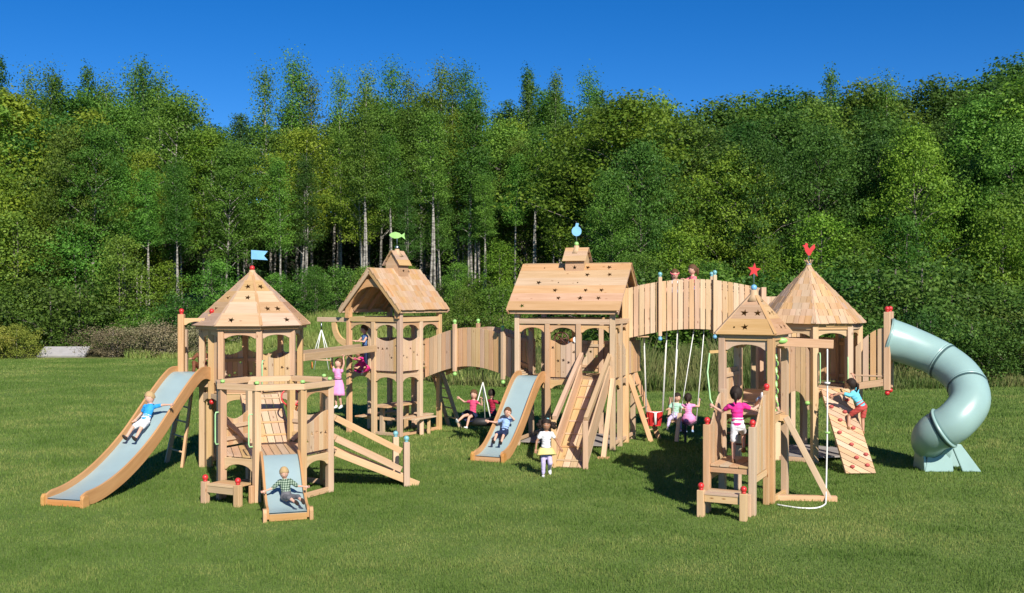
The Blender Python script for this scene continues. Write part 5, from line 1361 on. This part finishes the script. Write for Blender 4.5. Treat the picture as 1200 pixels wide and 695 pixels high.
for (kd, vi, rn, mk), L_ in dd_.items():
    L_.sort(key=lambda q: q[3])
    for i, t in enumerate(L_):
        lab = words[(kd, vi)] + ' ' + (rows[rn] if rn not in ('low', 'brush', 'corner') else '') + ' ' + mk
        if len(L_) > 1: lab = ('left ' if i == 0 else 'right ' if i == len(L_)-1 else ordn[i]+' ') + lab
        if rn in ('low', 'brush', 'corner'): lab += ', ' + rows[rn]
        lab = ' '.join(lab.split()).replace(' ,', ',')
        wds = lab.split()
        if len(wds) > 16: lab = lab.replace('in the back row of the wood', 'in the back row').replace('in the middle row of the wood', 'in the middle row').replace('in the rearmost row of the wood', 'in the rearmost row').replace('broadleaf tree', 'broadleaf').replace('in the front row of the wood', 'in the front row').replace("low along the wood's edge", "at the wood's foot").replace('directly ', '')
        t[2]['label'] = lab
        t[2]['group'] = {'birch': 'birches of the wood', 'maple': 'broadleaf trees of the wood', 'spire': 'narrow trees of the wood', 'aspen': 'tall aspens rising over the wood', 'sapling': "young trees at the wood's edge", 'bush': 'shrubs along the wood', 'golden': 'yellow-green bushes', 'dry': 'brown brush shrubs'}[kd]
# stone slab by the left edge
m = MB(); m.prism([(-1.35, 0), (1.35, 0), (1.32, 1.15), (-1.30, 1.15)], Matrix.Translation((-26.1, 59.2, 0.0)) @ Matrix.Rotation(R(3), 4, 'Z') @ Matrix.Rotation(R(-66), 4, 'X'), -.12, .12, tint=(.5, .5, .5, 1))
o = m.build('stone_slab', STONE, bevel=.04); tag(o, 'low pale grey slab standing between bushes at the far left lawn edge', 'slab')
# ================================================================== THE CHILDREN
def flat(name, c, rough=.7): return simple(name, c, rough, .25, var=.08, scale=9)
SKIN = flat('skin_fair', (.62, .36, .26), .5); SKIN2 = flat('skin_brown', (.36, .185, .11), .5); SKIN3 = flat('skin_tan', (.48, .26, .17), .5)
EYE = flat('eye_dark', (.02, .015, .012), .2); LIP = flat('lips', (.42, .14, .12), .4); WHT = flat('eye_white', (.7, .7, .68), .3)
C_BLUE = flat('cloth_bright_blue', (.03, .30, .66)); C_WHITE = flat('cloth_white', (.68, .68, .70)); C_PINK = flat('cloth_pink', (.78, .30, .55)); C_MAG = flat('cloth_magenta', (.72, .03, .24))
C_RED = flat('cloth_wine', (.34, .02, .05)); C_ROSE = flat('cloth_rose', (.62, .07, .16)); C_NAVY = flat('cloth_navy', (.015, .025, .07)); C_LBL = flat('cloth_light_blue', (.28, .42, .66))
C_YEL = flat('cloth_pale_yellow', (.72, .60, .22)); C_LAV = flat('cloth_lavender', (.50, .44, .66)); C_MINT = flat('cloth_mint', (.36, .60, .46)); C_SKY = flat('cloth_turquoise', (.14, .52, .66)); C_RSH = flat('cloth_red_print', (.46, .07, .06))
C_GREY = flat('cloth_grey', (.12, .12, .13)); C_BRN = flat('cloth_brown', (.16, .06, .03)); C_DEN = flat('cloth_denim', (.10, .20, .42)); C_SALM = flat('cloth_salmon', (.80, .20, .22))
H_BLOND = flat('hair_blond', (.42, .29, .14)); H_DARK = flat('hair_dark', (.025, .016, .012)); H_BRN = flat('hair_brown', (.11, .055, .025)); SH_W = flat('shoe_white', (.66, .66, .66)); SH_D = flat('shoe_dark', (.05, .035, .03)); SH_B = flat('sandal_tan', (.25, .13, .06))
def plaid():
    m, t, b = mat('cloth_plaid'); n = t.nodes; L = t.links; tc = n.new('ShaderNodeTexCoord'); ck = []
    for sc, rot in (((38, 0, 0), 0), ((0, 0, 34), 0)):
        w_ = n.new('ShaderNodeTexWave'); w_.wave_type = 'BANDS'; w_.bands_direction = 'X' if sc[0] else 'Z'; w_.inputs['Scale'].default_value = 9; L.new(tc.outputs['Object'], w_.inputs['Vector']); ck.append(w_)
    a = n.new('ShaderNodeMath'); a.operation = 'ADD'; L.new(ck[0].outputs['Fac'], a.inputs[0]); L.new(ck[1].outputs['Fac'], a.inputs[1])
    r = n.new('ShaderNodeValToRGB'); r.color_ramp.elements[0].color = (.03, .07, .04, 1); r.color_ramp.elements[1].color = (.32, .40, .30, 1); r.color_ramp.elements[0].position = .45; r.color_ramp.elements[1].position = .95
    h = n.new('ShaderNodeMath'); h.operation = 'MULTIPLY'; h.inputs[1].default_value = .6; L.new(a.outputs[0], h.inputs[0]); L.new(h.outputs[0], r.inputs[0]); L.new(r.outputs[0], b.inputs['Base Color']); b.inputs['Roughness'].default_value = .8
    return m
C_PLAID = plaid()
def remeshed(mb, voxel=.011, smooth=7, wrinkle=0.0):
    me = bpy.data.meshes.new('tmp'); me.from_pydata([tuple(v) for v in mb.v], [], mb.f); me.update()
    o = bpy.data.objects.new('tmp', me); col.objects.link(o)
    r = o.modifiers.new('r', 'REMESH'); r.mode = 'VOXEL'; r.voxel_size = voxel
    s = o.modifiers.new('s', 'SMOOTH'); s.iterations = smooth; s.factor = .5
    bpy.context.view_layer.update()
    ev = o.evaluated_get(bpy.context.evaluated_depsgraph_get()); m2 = bpy.data.meshes.new_from_object(ev)
    if wrinkle:
        from mathutils import noise
        for v in m2.vertices:
            v.co += v.normal*(noise.noise(v.co*Vector((26, 26, 11)).x if False else Vector((v.co.x*17, v.co.y*17, v.co.z*34)))*wrinkle)
    V = [v.co.copy() for v in m2.vertices]; F = [tuple(p.vertices) for p in m2.polygons]
    bpy.data.objects.remove(o); bpy.data.meshes.remove(me); bpy.data.meshes.remove(m2)
    return V, F
def put(mb, V, F, mi=0):
    b = len(mb.v); mb.v.extend(V)
    for f in F: mb._face([b+i for i in f], [(0, 0)]*len(f), (.5, .5, .5, 1), mi, True)
def caps(mb, a, b, ra, rb):
    mb.tube([a, b], [ra, rb], 12); mb.ball(a, ra, seg=10, rings=7); mb.ball(b, rb, seg=10, rings=7)
STN = [(-.045, .060, .050), (-.01, .080, .062), (.04, .082, .062), (.09, .074, .056), (.14, .073, .055), (.19, .079, .057), (.235, .084, .056), (.265, .078, .048), (.285, .055, .040)]
NL = [0]
def person(label, pel, yaw, h, torso=(0, 0, 1), look=(0, -1, 0), armL=((.5, 0, -.85), (.2, -.4, -.9)), armR=((-.5, 0, -.85), (-.2, -.4, -.9)),
           legL=((.08, 0, -1), (0, .05, -1)), legR=((-.08, 0, -1), (0, .05, -1)), top=(None, .45), bottom=('shorts', None, .55), hair=(None, 'short'), shoes=None, skin=None, grip=.35, extras=(), group='children playing on the structure'):
    skin = skin or SKIN; shoes = shoes or SH_W
    Q = Matrix.Rotation(R(yaw), 3, 'Z'); pel = Vector(pel)
    D = lambda d: (Q @ Vector(d)).normalized()
    t = D(torso); x = Q @ Vector((1, 0, 0)); x = (x-t*x.dot(t)).normalized(); f = x.cross(t)
    def at_(a, b=0, c=0): return pel+t*(a*h)+x*(b*h)+f*(c*h)
    E = empty('person', pel, label, 'person', group)
    TQ = Matrix((x, -f, t)).transposed()
    # joints
    J = {}
    for s, nm, ar, lg in ((1, 'L', armL, legL), (-1, 'R', armR, legR)):
        sh = at_(.262, .088*s); el = sh+D(ar[0])*.155*h; ha = el+D(ar[1])*.14*h
        hp = at_(-.015, .044*s); kn = hp+D(lg[0])*.235*h; an = kn+D(lg[1])*.215*h
        J[nm] = (sh, el, ha, hp, kn, an)
    lk = D(look); up = (t*.6+Vector((0, 0, 1))*.6).normalized(); up = (up-lk*up.dot(lk)).normalized(); sd_ = lk.cross(up)*-1
    hc = at_(.335)+up*.088*h + lk*.008*h; HQ = Matrix((sd_, -lk, up)).transposed()
    b = MB()
    for a, rx, ry in STN: b.ball(at_(a), 1, seg=14, rings=8, sc=(rx*h*.93, ry*h*.93, .045*h), Q=TQ)
    caps(b, at_(.26), hc-up*.05*h, .034*h, .031*h)
    b.ball(hc, 1, seg=18, rings=14, sc=(.072*h, .080*h, .096*h), Q=HQ)
    b.ball(hc-up*.048*h+lk*.022*h, 1, seg=12, rings=8, sc=(.042*h, .045*h, .038*h), Q=HQ)
    b.ball(hc-up*.012*h+lk*.078*h, 1, seg=8, rings=6, sc=(.010*h, .014*h, .014*h), Q=HQ)
    for s in (-1, 1): b.ball(hc+sd_*s*.067*h-up*.005*h, 1, seg=8, rings=6, sc=(.010*h, .016*h, .022*h), Q=HQ)
    for nm in 'LR':
        sh, el, ha, hp, kn, an = J[nm]
        caps(b, sh, el, .029*h, .022*h); caps(b, el, ha, .023*h, .016*h)
        caps(b, hp, kn, .047*h, .032*h); mid_ = kn.lerp(an, .35); caps(b, kn, mid_, .031*h, .030*h); caps(b, mid_, an, .030*h, .020*h)
    V, F = remeshed(b, .0105)
    B = MB(); put(B, V, F, 0)
    for s in (-1, 1):
        e = hc+sd_*s*.027*h+lk*.0725*h+up*.002*h
        B.ball(e, 1, mi=3, seg=8, rings=6, sc=(.009*h, .004*h, .005*h), Q=HQ); B.ball(e+lk*.002*h, .0042*h, mi=1, seg=8, rings=6)
        B.ball(e+up*.014*h+lk*.002*h, 1, mi=4, seg=8, rings=5, sc=(.012*h, .004*h, .0022*h), Q=HQ)
    B.ball(hc-up*.044*h+lk*.069*h, 1, mi=2, seg=8, rings=5, sc=(.017*h, .006*h, .004*h), Q=HQ)
    for nm, s in (('L', 1), ('R', -1)):
        sh, el, ha, hp, kn, an = J[nm]
        d = (ha-el).normalized(); pn = (f-d*f.dot(d)); pn = pn.normalized() if pn.length > .1 else d.orthogonal().normalized(); sv = d.cross(pn)
        PQ = Matrix((sv, pn, d)).transposed()
        B.ball(ha+d*.022*h, 1, seg=10, rings=8, sc=(.024*h, .012*h, .032*h), Q=PQ)
        for k, fl in enumerate((.9, 1.0, .95, .78)):
            r0 = ha+d*.044*h+sv*(.0165-.011*k)*h*s
            c1 = (d*math.cos(grip)+pn*math.sin(grip)); c2 = (d*math.cos(grip*2.2)+pn*math.sin(grip*2.2))
            p1 = r0+c1*.026*h*fl; p2 = p1+c2*.022*h*fl
            B.tube([r0-d*.008*h, p1, p2], [.0062*h, .0058*h, .0045*h], 7); B.ball(p2, .0045*h, seg=6, rings=4)
        tb = ha+d*.008*h+sv*.02*h*s; t1 = tb+(d*.6+sv*s*.7+pn*.3).normalized()*.026*h; t2 = t1+(d*.9+pn*.5).normalized()*.02*h
        B.tube([tb, t1, t2], [.0085*h, .0072*h, .0055*h], 7); B.ball(t2, .0055*h, seg=6, rings=4)
    B.build('body', [skin, EYE, LIP, WHT, hair[0] if hair[1] != 'cap' else H_BRN], E)
    # top
    if top[0]:
        c = MB()
        for a, rx, ry in STN[0 if len(top) < 3 else 1:]: c.ball(at_(a*.98), 1, seg=16, rings=8, sc=(rx*h+.010, ry*h+.010, .040*h), Q=TQ)
        for nm in 'LR':
            sh, el, ha, hp, kn, an = J[nm]; fr = top[1]
            if fr <= 1: caps(c, sh, sh.lerp(el, fr), .033*h+.008, .029*h+.008)
            else: caps(c, sh, el, .033*h+.008, .028*h+.008); caps(c, el, el.lerp(ha, fr-1), .027*h+.007, .022*h+.007)
        V, F = remeshed(c, .0115, 7, .009); c = MB(); put(c, V, F); c.build('shirt' if bottom[0] != 'dress' else 'dress_top', top[0], E)
    kind, bm, ln = bottom
    if kind in ('shorts', 'pants'):
        c = MB()
        for a, rx, ry in STN[:4]: c.ball(at_(a), 1, seg=16, rings=8, sc=(rx*h+.010, ry*h+.010, .04*h), Q=TQ)
        for nm in 'LR':
            sh, el, ha, hp, kn, an = J[nm]
            if kind == 'shorts': caps(c, hp, hp.lerp(kn, ln), .047*h+.009, .038*h+.012)
            else: caps(c, hp, kn, .050*h+.008, .035*h+.008); caps(c, kn, kn.lerp(an, ln), .034*h+.008, .026*h+.008)
        V, F = remeshed(c, .0115, 6, .009); c = MB(); put(c, V, F); c.build(kind if kind == 'pants' else 'shorts', bm, E)
    if kind in ('skirt', 'dress'):
        kl, kr = J['L'][4], J['R'][4]; km_ = (kl+kr)/2; hm_ = at_(.08 if kind == 'dress' else .02); dn = (km_-at_(-.015)); dn = dn.normalized()
        c = MB(); L_ = .235*h*ln; seg = 26; base = len(c.v); wdt = ((kl-kr).length/2+.06*h)
        n_ = 9; ring = []
        for i in range(n_):
            q = i/(n_-1); cpt = hm_.lerp(at_(-.015), min(1, q*2)) + dn*(L_*max(0, q*2-1)/1.0 if q > .5 else 0)
            rx = (.080+.075*q)*h+.014; rx = rx+(wdt-rx)*max(0, q-.3) if wdt > rx else rx; ry = (.060+.06*q)*h+.012
            ax = t.lerp(-dn, q).normalized(); xx = (x-ax*x.dot(ax)).normalized(); yy = ax.cross(xx)
            for k in range(seg):
                a = 2*PI*k/seg; fl = 1+.07*q*math.sin(a*7+i*.2); c.v.append(cpt+xx*math.cos(a)*rx*fl+yy*math.sin(a)*ry*fl)
        for i in range(n_-1):
            for k in range(seg):
                a = base+i*seg+k; b2 = base+i*seg+(k+1) % seg; c._face([a, b2, b2+seg, a+seg], [(0, 0)]*4, (.5, .5, .5, 1), 0, True)
        o = c.build('skirt', bm, E); sm = o.modifiers.new('s', 'SOLIDIFY'); sm.thickness = .006
    # shoes
    for nm in 'LR':
        sh, el, ha, hp, kn, an = J[nm]; ld = (an-kn).normalized()
        fd = (f*1.0 + Vector((0, 0, 0))); fd = (fd-ld*fd.dot(ld)); fd = fd.normalized() if fd.length > .15 else (Vector((0, 0, 1))-ld*ld.z).normalized()
        fs = fd.cross(ld); c = MB(); FQ = Matrix((fs, fd, ld)).transposed()
        c.ball(an+ld*.018*h+fd*.035*h, 1, seg=14, rings=8, sc=(.030*h, .070*h, .020*h), Q=FQ); c.ball(an+ld*.006*h, 1, seg=12, rings=8, sc=(.028*h, .033*h, .030*h), Q=FQ)
        c.ball(an+ld*.028*h+fd*.033*h, 1, seg=14, rings=6, sc=(.033*h, .074*h, .010*h), Q=FQ)
        V, F = remeshed(c, .008, 2); c = MB(); put(c, V, F); c.build('shoe', shoes, E)
    # hair
    hm, st = hair
    c = MB(); seg, rings = 30, 22; rr = random.Random(len(label)); base = len(c.v); puff = 1.12 if st in ('short', 'cap') else 1.17
    for i in range(rings+1):
        th = PI*i/rings
        for k in range(seg):
            a = 2*PI*k/seg; o_ = Vector((math.sin(th)*math.cos(a), math.sin(th)*math.sin(a), math.cos(th)))
            j = 1+.035*math.sin(a*9+th*5)+rr.uniform(-.015, .015) if st != 'cap' else 1.02
            c.v.append(hc+up*.010*h+HQ @ Vector((o_.x*.072*h*puff*j, o_.y*.080*h*puff*j+.006*h, o_.z*.096*h*1.06*j)))
    for i in range(rings):
        for k in range(seg):
            th = PI*(i+.5)/rings; a = 2*PI*(k+.5)/seg; oy = math.sin(th)*math.sin(a); oz = math.cos(th)
            ox = abs(math.sin(th)*math.cos(a))
            if oz < .42-.25*ox and oy < (-.12 if oz > -.1 else .1) : continue
            if st in ('short', 'cap') and oz < -.35: continue
            if oz < -.75: continue
            q = [base+i*seg+k, base+(i+1)*seg+k, base+(i+1)*seg+(k+1) % seg, base+i*seg+(k+1) % seg]; c._face(q, [(0, 0)]*4, (.5, .5, .5, 1), 0, True)
    if st == 'bob':
        c.ball(hc-lk*.035*h-up*.055*h, 1, seg=16, rings=8, sc=(.072*h, .045*h, .075*h), Q=HQ)
    if st in ('tail', 'braid'):
        p = hc-lk*.075*h+up*.03*h; c.tube([p, p-lk*.045*h-up*.01*h, p-lk*.05*h-up*.08*h, p-lk*.03*h-up*.15*h], [.022*h, .028*h, .022*h, .008*h], 9)
        if st == 'braid':
            for s in (-1, 1): p = hc-lk*.05*h+sd_*.045*h*s-up*.03*h; c.tube([p, p-up*.06*h-lk*.02*h, p-up*.16*h-lk*.015*h], [.018*h, .017*h, .008*h], 8)
    if st == 'puffs':
        for s in (-1, 1):
            for q in range(14):
                off = Vector((rr.gauss(0, .4), rr.gauss(0, .4), rr.gauss(0, .5)))*.045*h
                c.ball(hc+sd_*s*.112*h-lk*.01*h-up*.010*h+HQ @ off, .036*h*rr.uniform(.7, 1.2), seg=8, rings=6)
    c.build('hair' if st != 'cap' else 'cap', hm, E)
    if st == 'cap':
        m = MB(); m.ball(hc+up*.035*h+lk*.085*h, 1, seg=14, rings=6, sc=(.055*h, .055*h, .008*h), Q=HQ); m.build('cap_peak', hm, E)
    if 'band' in extras: m = MB(); m.torus(hc+up*.03*h, .082*h, .011*h, 24, 6, up-lk*-.3); m.build('headband', C_SALM, E)
    if 'bow' in extras:
        m = MB(); m.ball(hc+up*.10*h+sd_*.02*h, 1, seg=10, rings=6, sc=(.03*h, .02*h, .018*h), Q=HQ); m.build('hair_bow', BLUEG, E)
    if 'belt' in extras: m = MB(); m.torus(at_(.10), .088*h, .010*h, 24, 6, t); m.build('belt', C_GREY, E)
    return E
# --- the long slide
person('blond boy in a bright blue shirt sliding down the long left slide', (-6.885, 19.22, 1.17), -15, 1.12, torso=(.0, .52, .85), look=(-.45, -.85, -.2), armL=((.75, .15, .15), (.85, -.05, .05)), armR=((-.55, .1, -.75), (-.2, -.6, -.5)),
       legL=((.12, -.86, -.34), (.02, -.70, -.70)), legR=((-.16, -.84, -.30), (-.05, -.72, -.69)), top=(C_BLUE, .6), bottom=('shorts', C_WHITE, .8), hair=(H_BLOND, 'short'), shoes=SH_D)
person('dark-haired child in brown waiting behind the gate of the long left slide', (-6.42, 21.2, 2.05), 5, 1.0, torso=(.05, -.25, .95), look=(-.2, -.9, -.2), armL=((.4, -.6, -.5), (.0, -.7, .1)), armR=((-.4, -.6, -.5), (0, -.7, .1)),
       legL=((.3, -.8, .45), (0, -.2, -.95)), legR=((-.3, -.8, .45), (0, -.2, -.95)), top=(C_BRN, .9), bottom=('pants', C_BRN, .8), hair=(H_DARK, 'bob'), skin=SKIN3)
person('blond toddler in a green plaid shirt sitting on the short front slide', (-3.60, 16.34, .315), 12, .94, torso=(-.10, .45, .88), look=(.0, -.92, -.35), armL=((.65, -.1, -.5), (.85, -.3, -.05)), armR=((-.65, -.1, -.55), (-.8, -.4, -.2)),
       legL=((.62, -.75, .10), (.35, -.85, -.25)), legR=((.35, -.85, .12), (.55, -.75, -.30)), top=(C_PLAID, .9), bottom=('pants', C_GREY, .25), hair=(H_BLOND, 'short'), shoes=SH_D)
person('girl in a pink dress hanging by both hands from the monkey bars', (-4.02, 23.62, 1.49), -25, 1.12, torso=(0, .03, 1), look=(-.3, -.85, .25), armL=((.38, 0, .92), (-.08, -.02, 1)), armR=((-.38, 0, .92), (.08, -.02, 1)),
       legL=((.08, -.12, -1), (0, .30, -.95)), legR=((-.06, -.02, -1), (.02, .15, -.98)), top=(C_PINK, .15), bottom=('dress', C_PINK, .95), hair=(H_BRN, 'tail'), shoes=SH_W, grip=1.0, extras=('belt',))
person('boy in a blue vest standing in the left opening of the fish tower', (-3.80, 26.45, 2.17), -55, 1.14, look=(-.3, -.9, -.1), armL=((.3, -.5, -.6), (0, -.8, .1)), armR=((-.3, -.5, -.6), (0, -.8, .1)), top=(C_DEN, .1), bottom=('pants', C_NAVY, .9), hair=(H_BRN, 'short'))
person('girl in magenta and white sitting on the edge of the fish tower floor', (-3.74, 26.02, 1.70), -35, 1.05, torso=(-.1, -.55, .8), look=(-.5, -.8, .1), armL=((.2, -.9, -.1), (-.1, -.9, .3)), armR=((-.3, -.9, .1), (-.1, -.8, .5)),
       legL=((.45, -.75, .1), (-.5, .45, -.35)), legR=((-.45, -.75, .1), (.5, .45, -.3)), top=(C_MAG, .5), bottom=('skirt', C_MAG, .7), hair=(H_DARK, 'tail'), skin=SKIN3)
person('girl in a rose dress on the left side of the tyre swing', (-.97, 25.05, .63), -28, 1.12, torso=(.02, .15, 1), look=(.25, -.95, 0), armL=((.5, -.1, -.2), (.1, -.3, .9)), armR=((-.8, .1, -.1), (-.5, -.4, .5)),
       legL=((.05, -.95, -.15), (-.1, -.3, -.9)), legR=((-.15, -.95, -.05), (-.2, -.75, -.45)), top=(C_ROSE, .3), bottom=('skirt', C_NAVY, .7), hair=(H_BRN, 'bob'), grip=.9)
person('child in wine red seen from behind on the right side of the tyre swing', (-.47, 25.28, .63), 130, 1.12, torso=(0, .1, 1), look=(.5, -.8, 0), armL=((.6, -.5, -.2), (.3, -.6, .6)), armR=((-.5, -.6, -.3), (.2, -.6, .6)),
       legL=((.12, -.9, -.3), (0, -.1, -1)), legR=((-.12, -.9, -.3), (0, -.1, -1)), top=(C_RED, .7), bottom=('pants', C_NAVY, .7), hair=(H_DARK, 'short'), grip=.9)
person('boy in a light blue shirt and navy shorts sliding down the playhouse slide', (-.17, 22.44, .535), -20, 1.08, torso=(.02, .50, .86), look=(.15, -.95, .05), armL=((.6, -.55, .15), (-.65, -.2, .72)), armR=((-.8, -.1, -.35), (-.9, -.25, .15)),
       legL=((.14, -.90, -.02), (.0, -.72, -.66)), legR=((-.10, -.92, .02), (.0, -.72, -.66)), top=(C_LBL, .55), bottom=('shorts', C_NAVY, .95), hair=(H_BRN, 'short'), shoes=SH_D)
person('dark curly-haired girl in white tee and yellow skirt walking on the grass before the ramp', (.66, 19.95, .535), 4, 1.13, torso=(.02, -.04, 1), look=(-.12, -.95, -.12), armL=((.60, .15, -.8), (.45, -.25, -.86)), armR=((-.50, -.10, -.85), (-.15, -.45, -.88)),
       legL=((.10, -.30, -.95), (.04, .80, -.60)), legR=((-.02, -.20, -.98), (0, .06, -1)), top=(C_WHITE, .5), bottom=('skirt', C_YEL, .42), hair=(H_DARK, 'puffs'), skin=SKIN2, extras=('bow', 'lav'))
def leggings(E, m):  # thin leggings over the legs of the walking girl
    b = MB(); pel = Vector((.66, 19.95, .535)); h = 1.13; Q = Matrix.Rotation(R(4), 3, 'Z')
    for s, lg in ((1, ((.10, -.30, -.95), (.04, .80, -.60))), (-1, ((-.02, -.20, -.98), (0, .06, -1)))):
        hp = pel+(Q @ Vector((.044*s*h, 0, 0)))-Vector((0, 0, .015*h)); kn = hp+(Q @ Vector(lg[0])).normalized()*.235*h; an = kn+(Q @ Vector(lg[1])).normalized()*.215*h
        caps(b, hp, kn, .05*h+.004, .035*h+.008); caps(b, kn, kn.lerp(an, .8), .034*h+.008, .026*h+.008)
    V, F = remeshed(b, .0115, 5, .006); c = MB(); put(c, V, F); c.build('leggings', m, E)
leggings([o for o in bpy.data.objects if o.get('label', '').startswith('dark curly')][0], C_LAV)
person('brown-haired girl with a red headband looking over the high bridge rail, the left one', (3.98, 25.08, 3.53), 0, 1.22, look=(0, -1, -.15), top=(C_WHITE, .5), bottom=('shorts', C_DEN, .7), hair=(H_BRN, 'bob'), extras=('band',))
person('girl in a salmon shirt in profile behind the high bridge rail, the right one', (4.42, 25.05, 3.62), -70, 1.26, look=(0, -1, 0), armL=((.3, -.7, -.4), (0, -.9, .3)), armR=((-.3, -.7, -.4), (0, -.9, .3)), top=(C_SALM, .5), bottom=('shorts', C_DEN, .7), hair=(H_BRN, 'tail'))
person('dark-haired girl in a mint top seated on the glider under the high bridge', (3.93, 24.70, .62), -12, 1.08, torso=(.12, -.05, 1), look=(.5, -.85, -.15), armL=((.4, -.5, -.5), (.2, -.8, .2)), armR=((-.5, -.3, -.7), (-.1, -.8, .1)),
       legL=((.28, -.85, -.2), (.1, -.15, -1)), legR=((-.25, -.85, -.15), (-.15, -.3, -.9)), top=(C_MINT, .6), bottom=('pants', C_LAV, .75), hair=(H_DARK, 'bob'), shoes=SH_W)
person('girl in pink seen from behind on the belt swing under the high bridge', (4.23, 24.55, .60), 165, 1.10, torso=(.02, .0, 1), look=(0, -1, .05), armL=((.5, -.3, -.1), (.1, -.4, .8)), armR=((-.5, -.3, -.1), (-.1, -.4, .8)),
       legL=((.1, -.8, -.3), (0, .25, -.95)), legR=((-.1, -.8, -.3), (0, .25, -.95)), top=(C_PINK, .3), bottom=('dress', C_PINK, .6), hair=(H_DARK, 'tail'), shoes=C_LBL, grip=.9)
person('girl in a magenta shirt with a dark braid climbing the steps of the star-vane tower', (3.70, 16.78, 1.39), 168, 1.22, torso=(.05, -.08, 1), look=(-.1, -1, .1), armL=((.62, -.35, -.5), (.72, -.3, .42)), armR=((-.68, -.3, -.30), (-.55, -.55, .42)),
       legL=((.06, .05, -1), (0, .05, -1)), legR=((-.12, -.75, -.45), (0, .35, -.9)), top=(C_MAG, .55), bottom=('shorts', C_WHITE, .75), hair=(H_DARK, 'tail'), shoes=SH_B, grip=.8)
person('small child in white shirt and navy cap crouching inside the star-vane tower', (4.42, 18.20, 1.66), 15, .95, torso=(.0, -.75, .45), look=(.1, -.9, -.3), armL=((.3, -.7, -.5), (0, -.3, -.9)), armR=((-.3, -.7, -.5), (0, -.3, -.9)),
       legL=((.3, -.7, .1), (0, .7, -.5)), legR=((-.3, -.7, .1), (0, .7, -.5)), top=(C_WHITE, .8), bottom=('shorts', C_LBL, .8), hair=(C_NAVY, 'cap'))
person('child in a navy cap behind the rounded panel of the rooster tower', (6.12, 22.05, 2.06), -20, .99, look=(-.2, -1, -.1), top=(C_LBL, .5), bottom=('shorts', C_NAVY, .8), hair=(C_NAVY, 'cap'))
person('child with uncovered dark hair behind the rounded panel of the rooster tower', (6.32, 22.35, 2.03), -10, .96, look=(-.2, -1, -.1), top=(C_LBL, .5), bottom=('shorts', C_NAVY, .8), hair=(H_DARK, 'short'))
person('girl in a turquoise shirt and red shorts climbing the plank climbing wall', (7.10, 20.78, 1.27), 196, 1.18, torso=(.42, -.30, .85), look=(.5, -.8, .1), armL=((.75, -.45, .2), (.6, -.4, -.3)), armR=((-.15, -.5, .85), (.0, -.5, .85)),
       legL=((.55, -.55, -.55), (.25, .30, -.9)), legR=((.05, -.10, -1), (.05, .12, -1)), top=(C_SKY, .5), bottom=('shorts', C_RSH, .75), hair=(H_DARK, 'tail'), shoes=SH_B, skin=SKIN3, grip=.9)
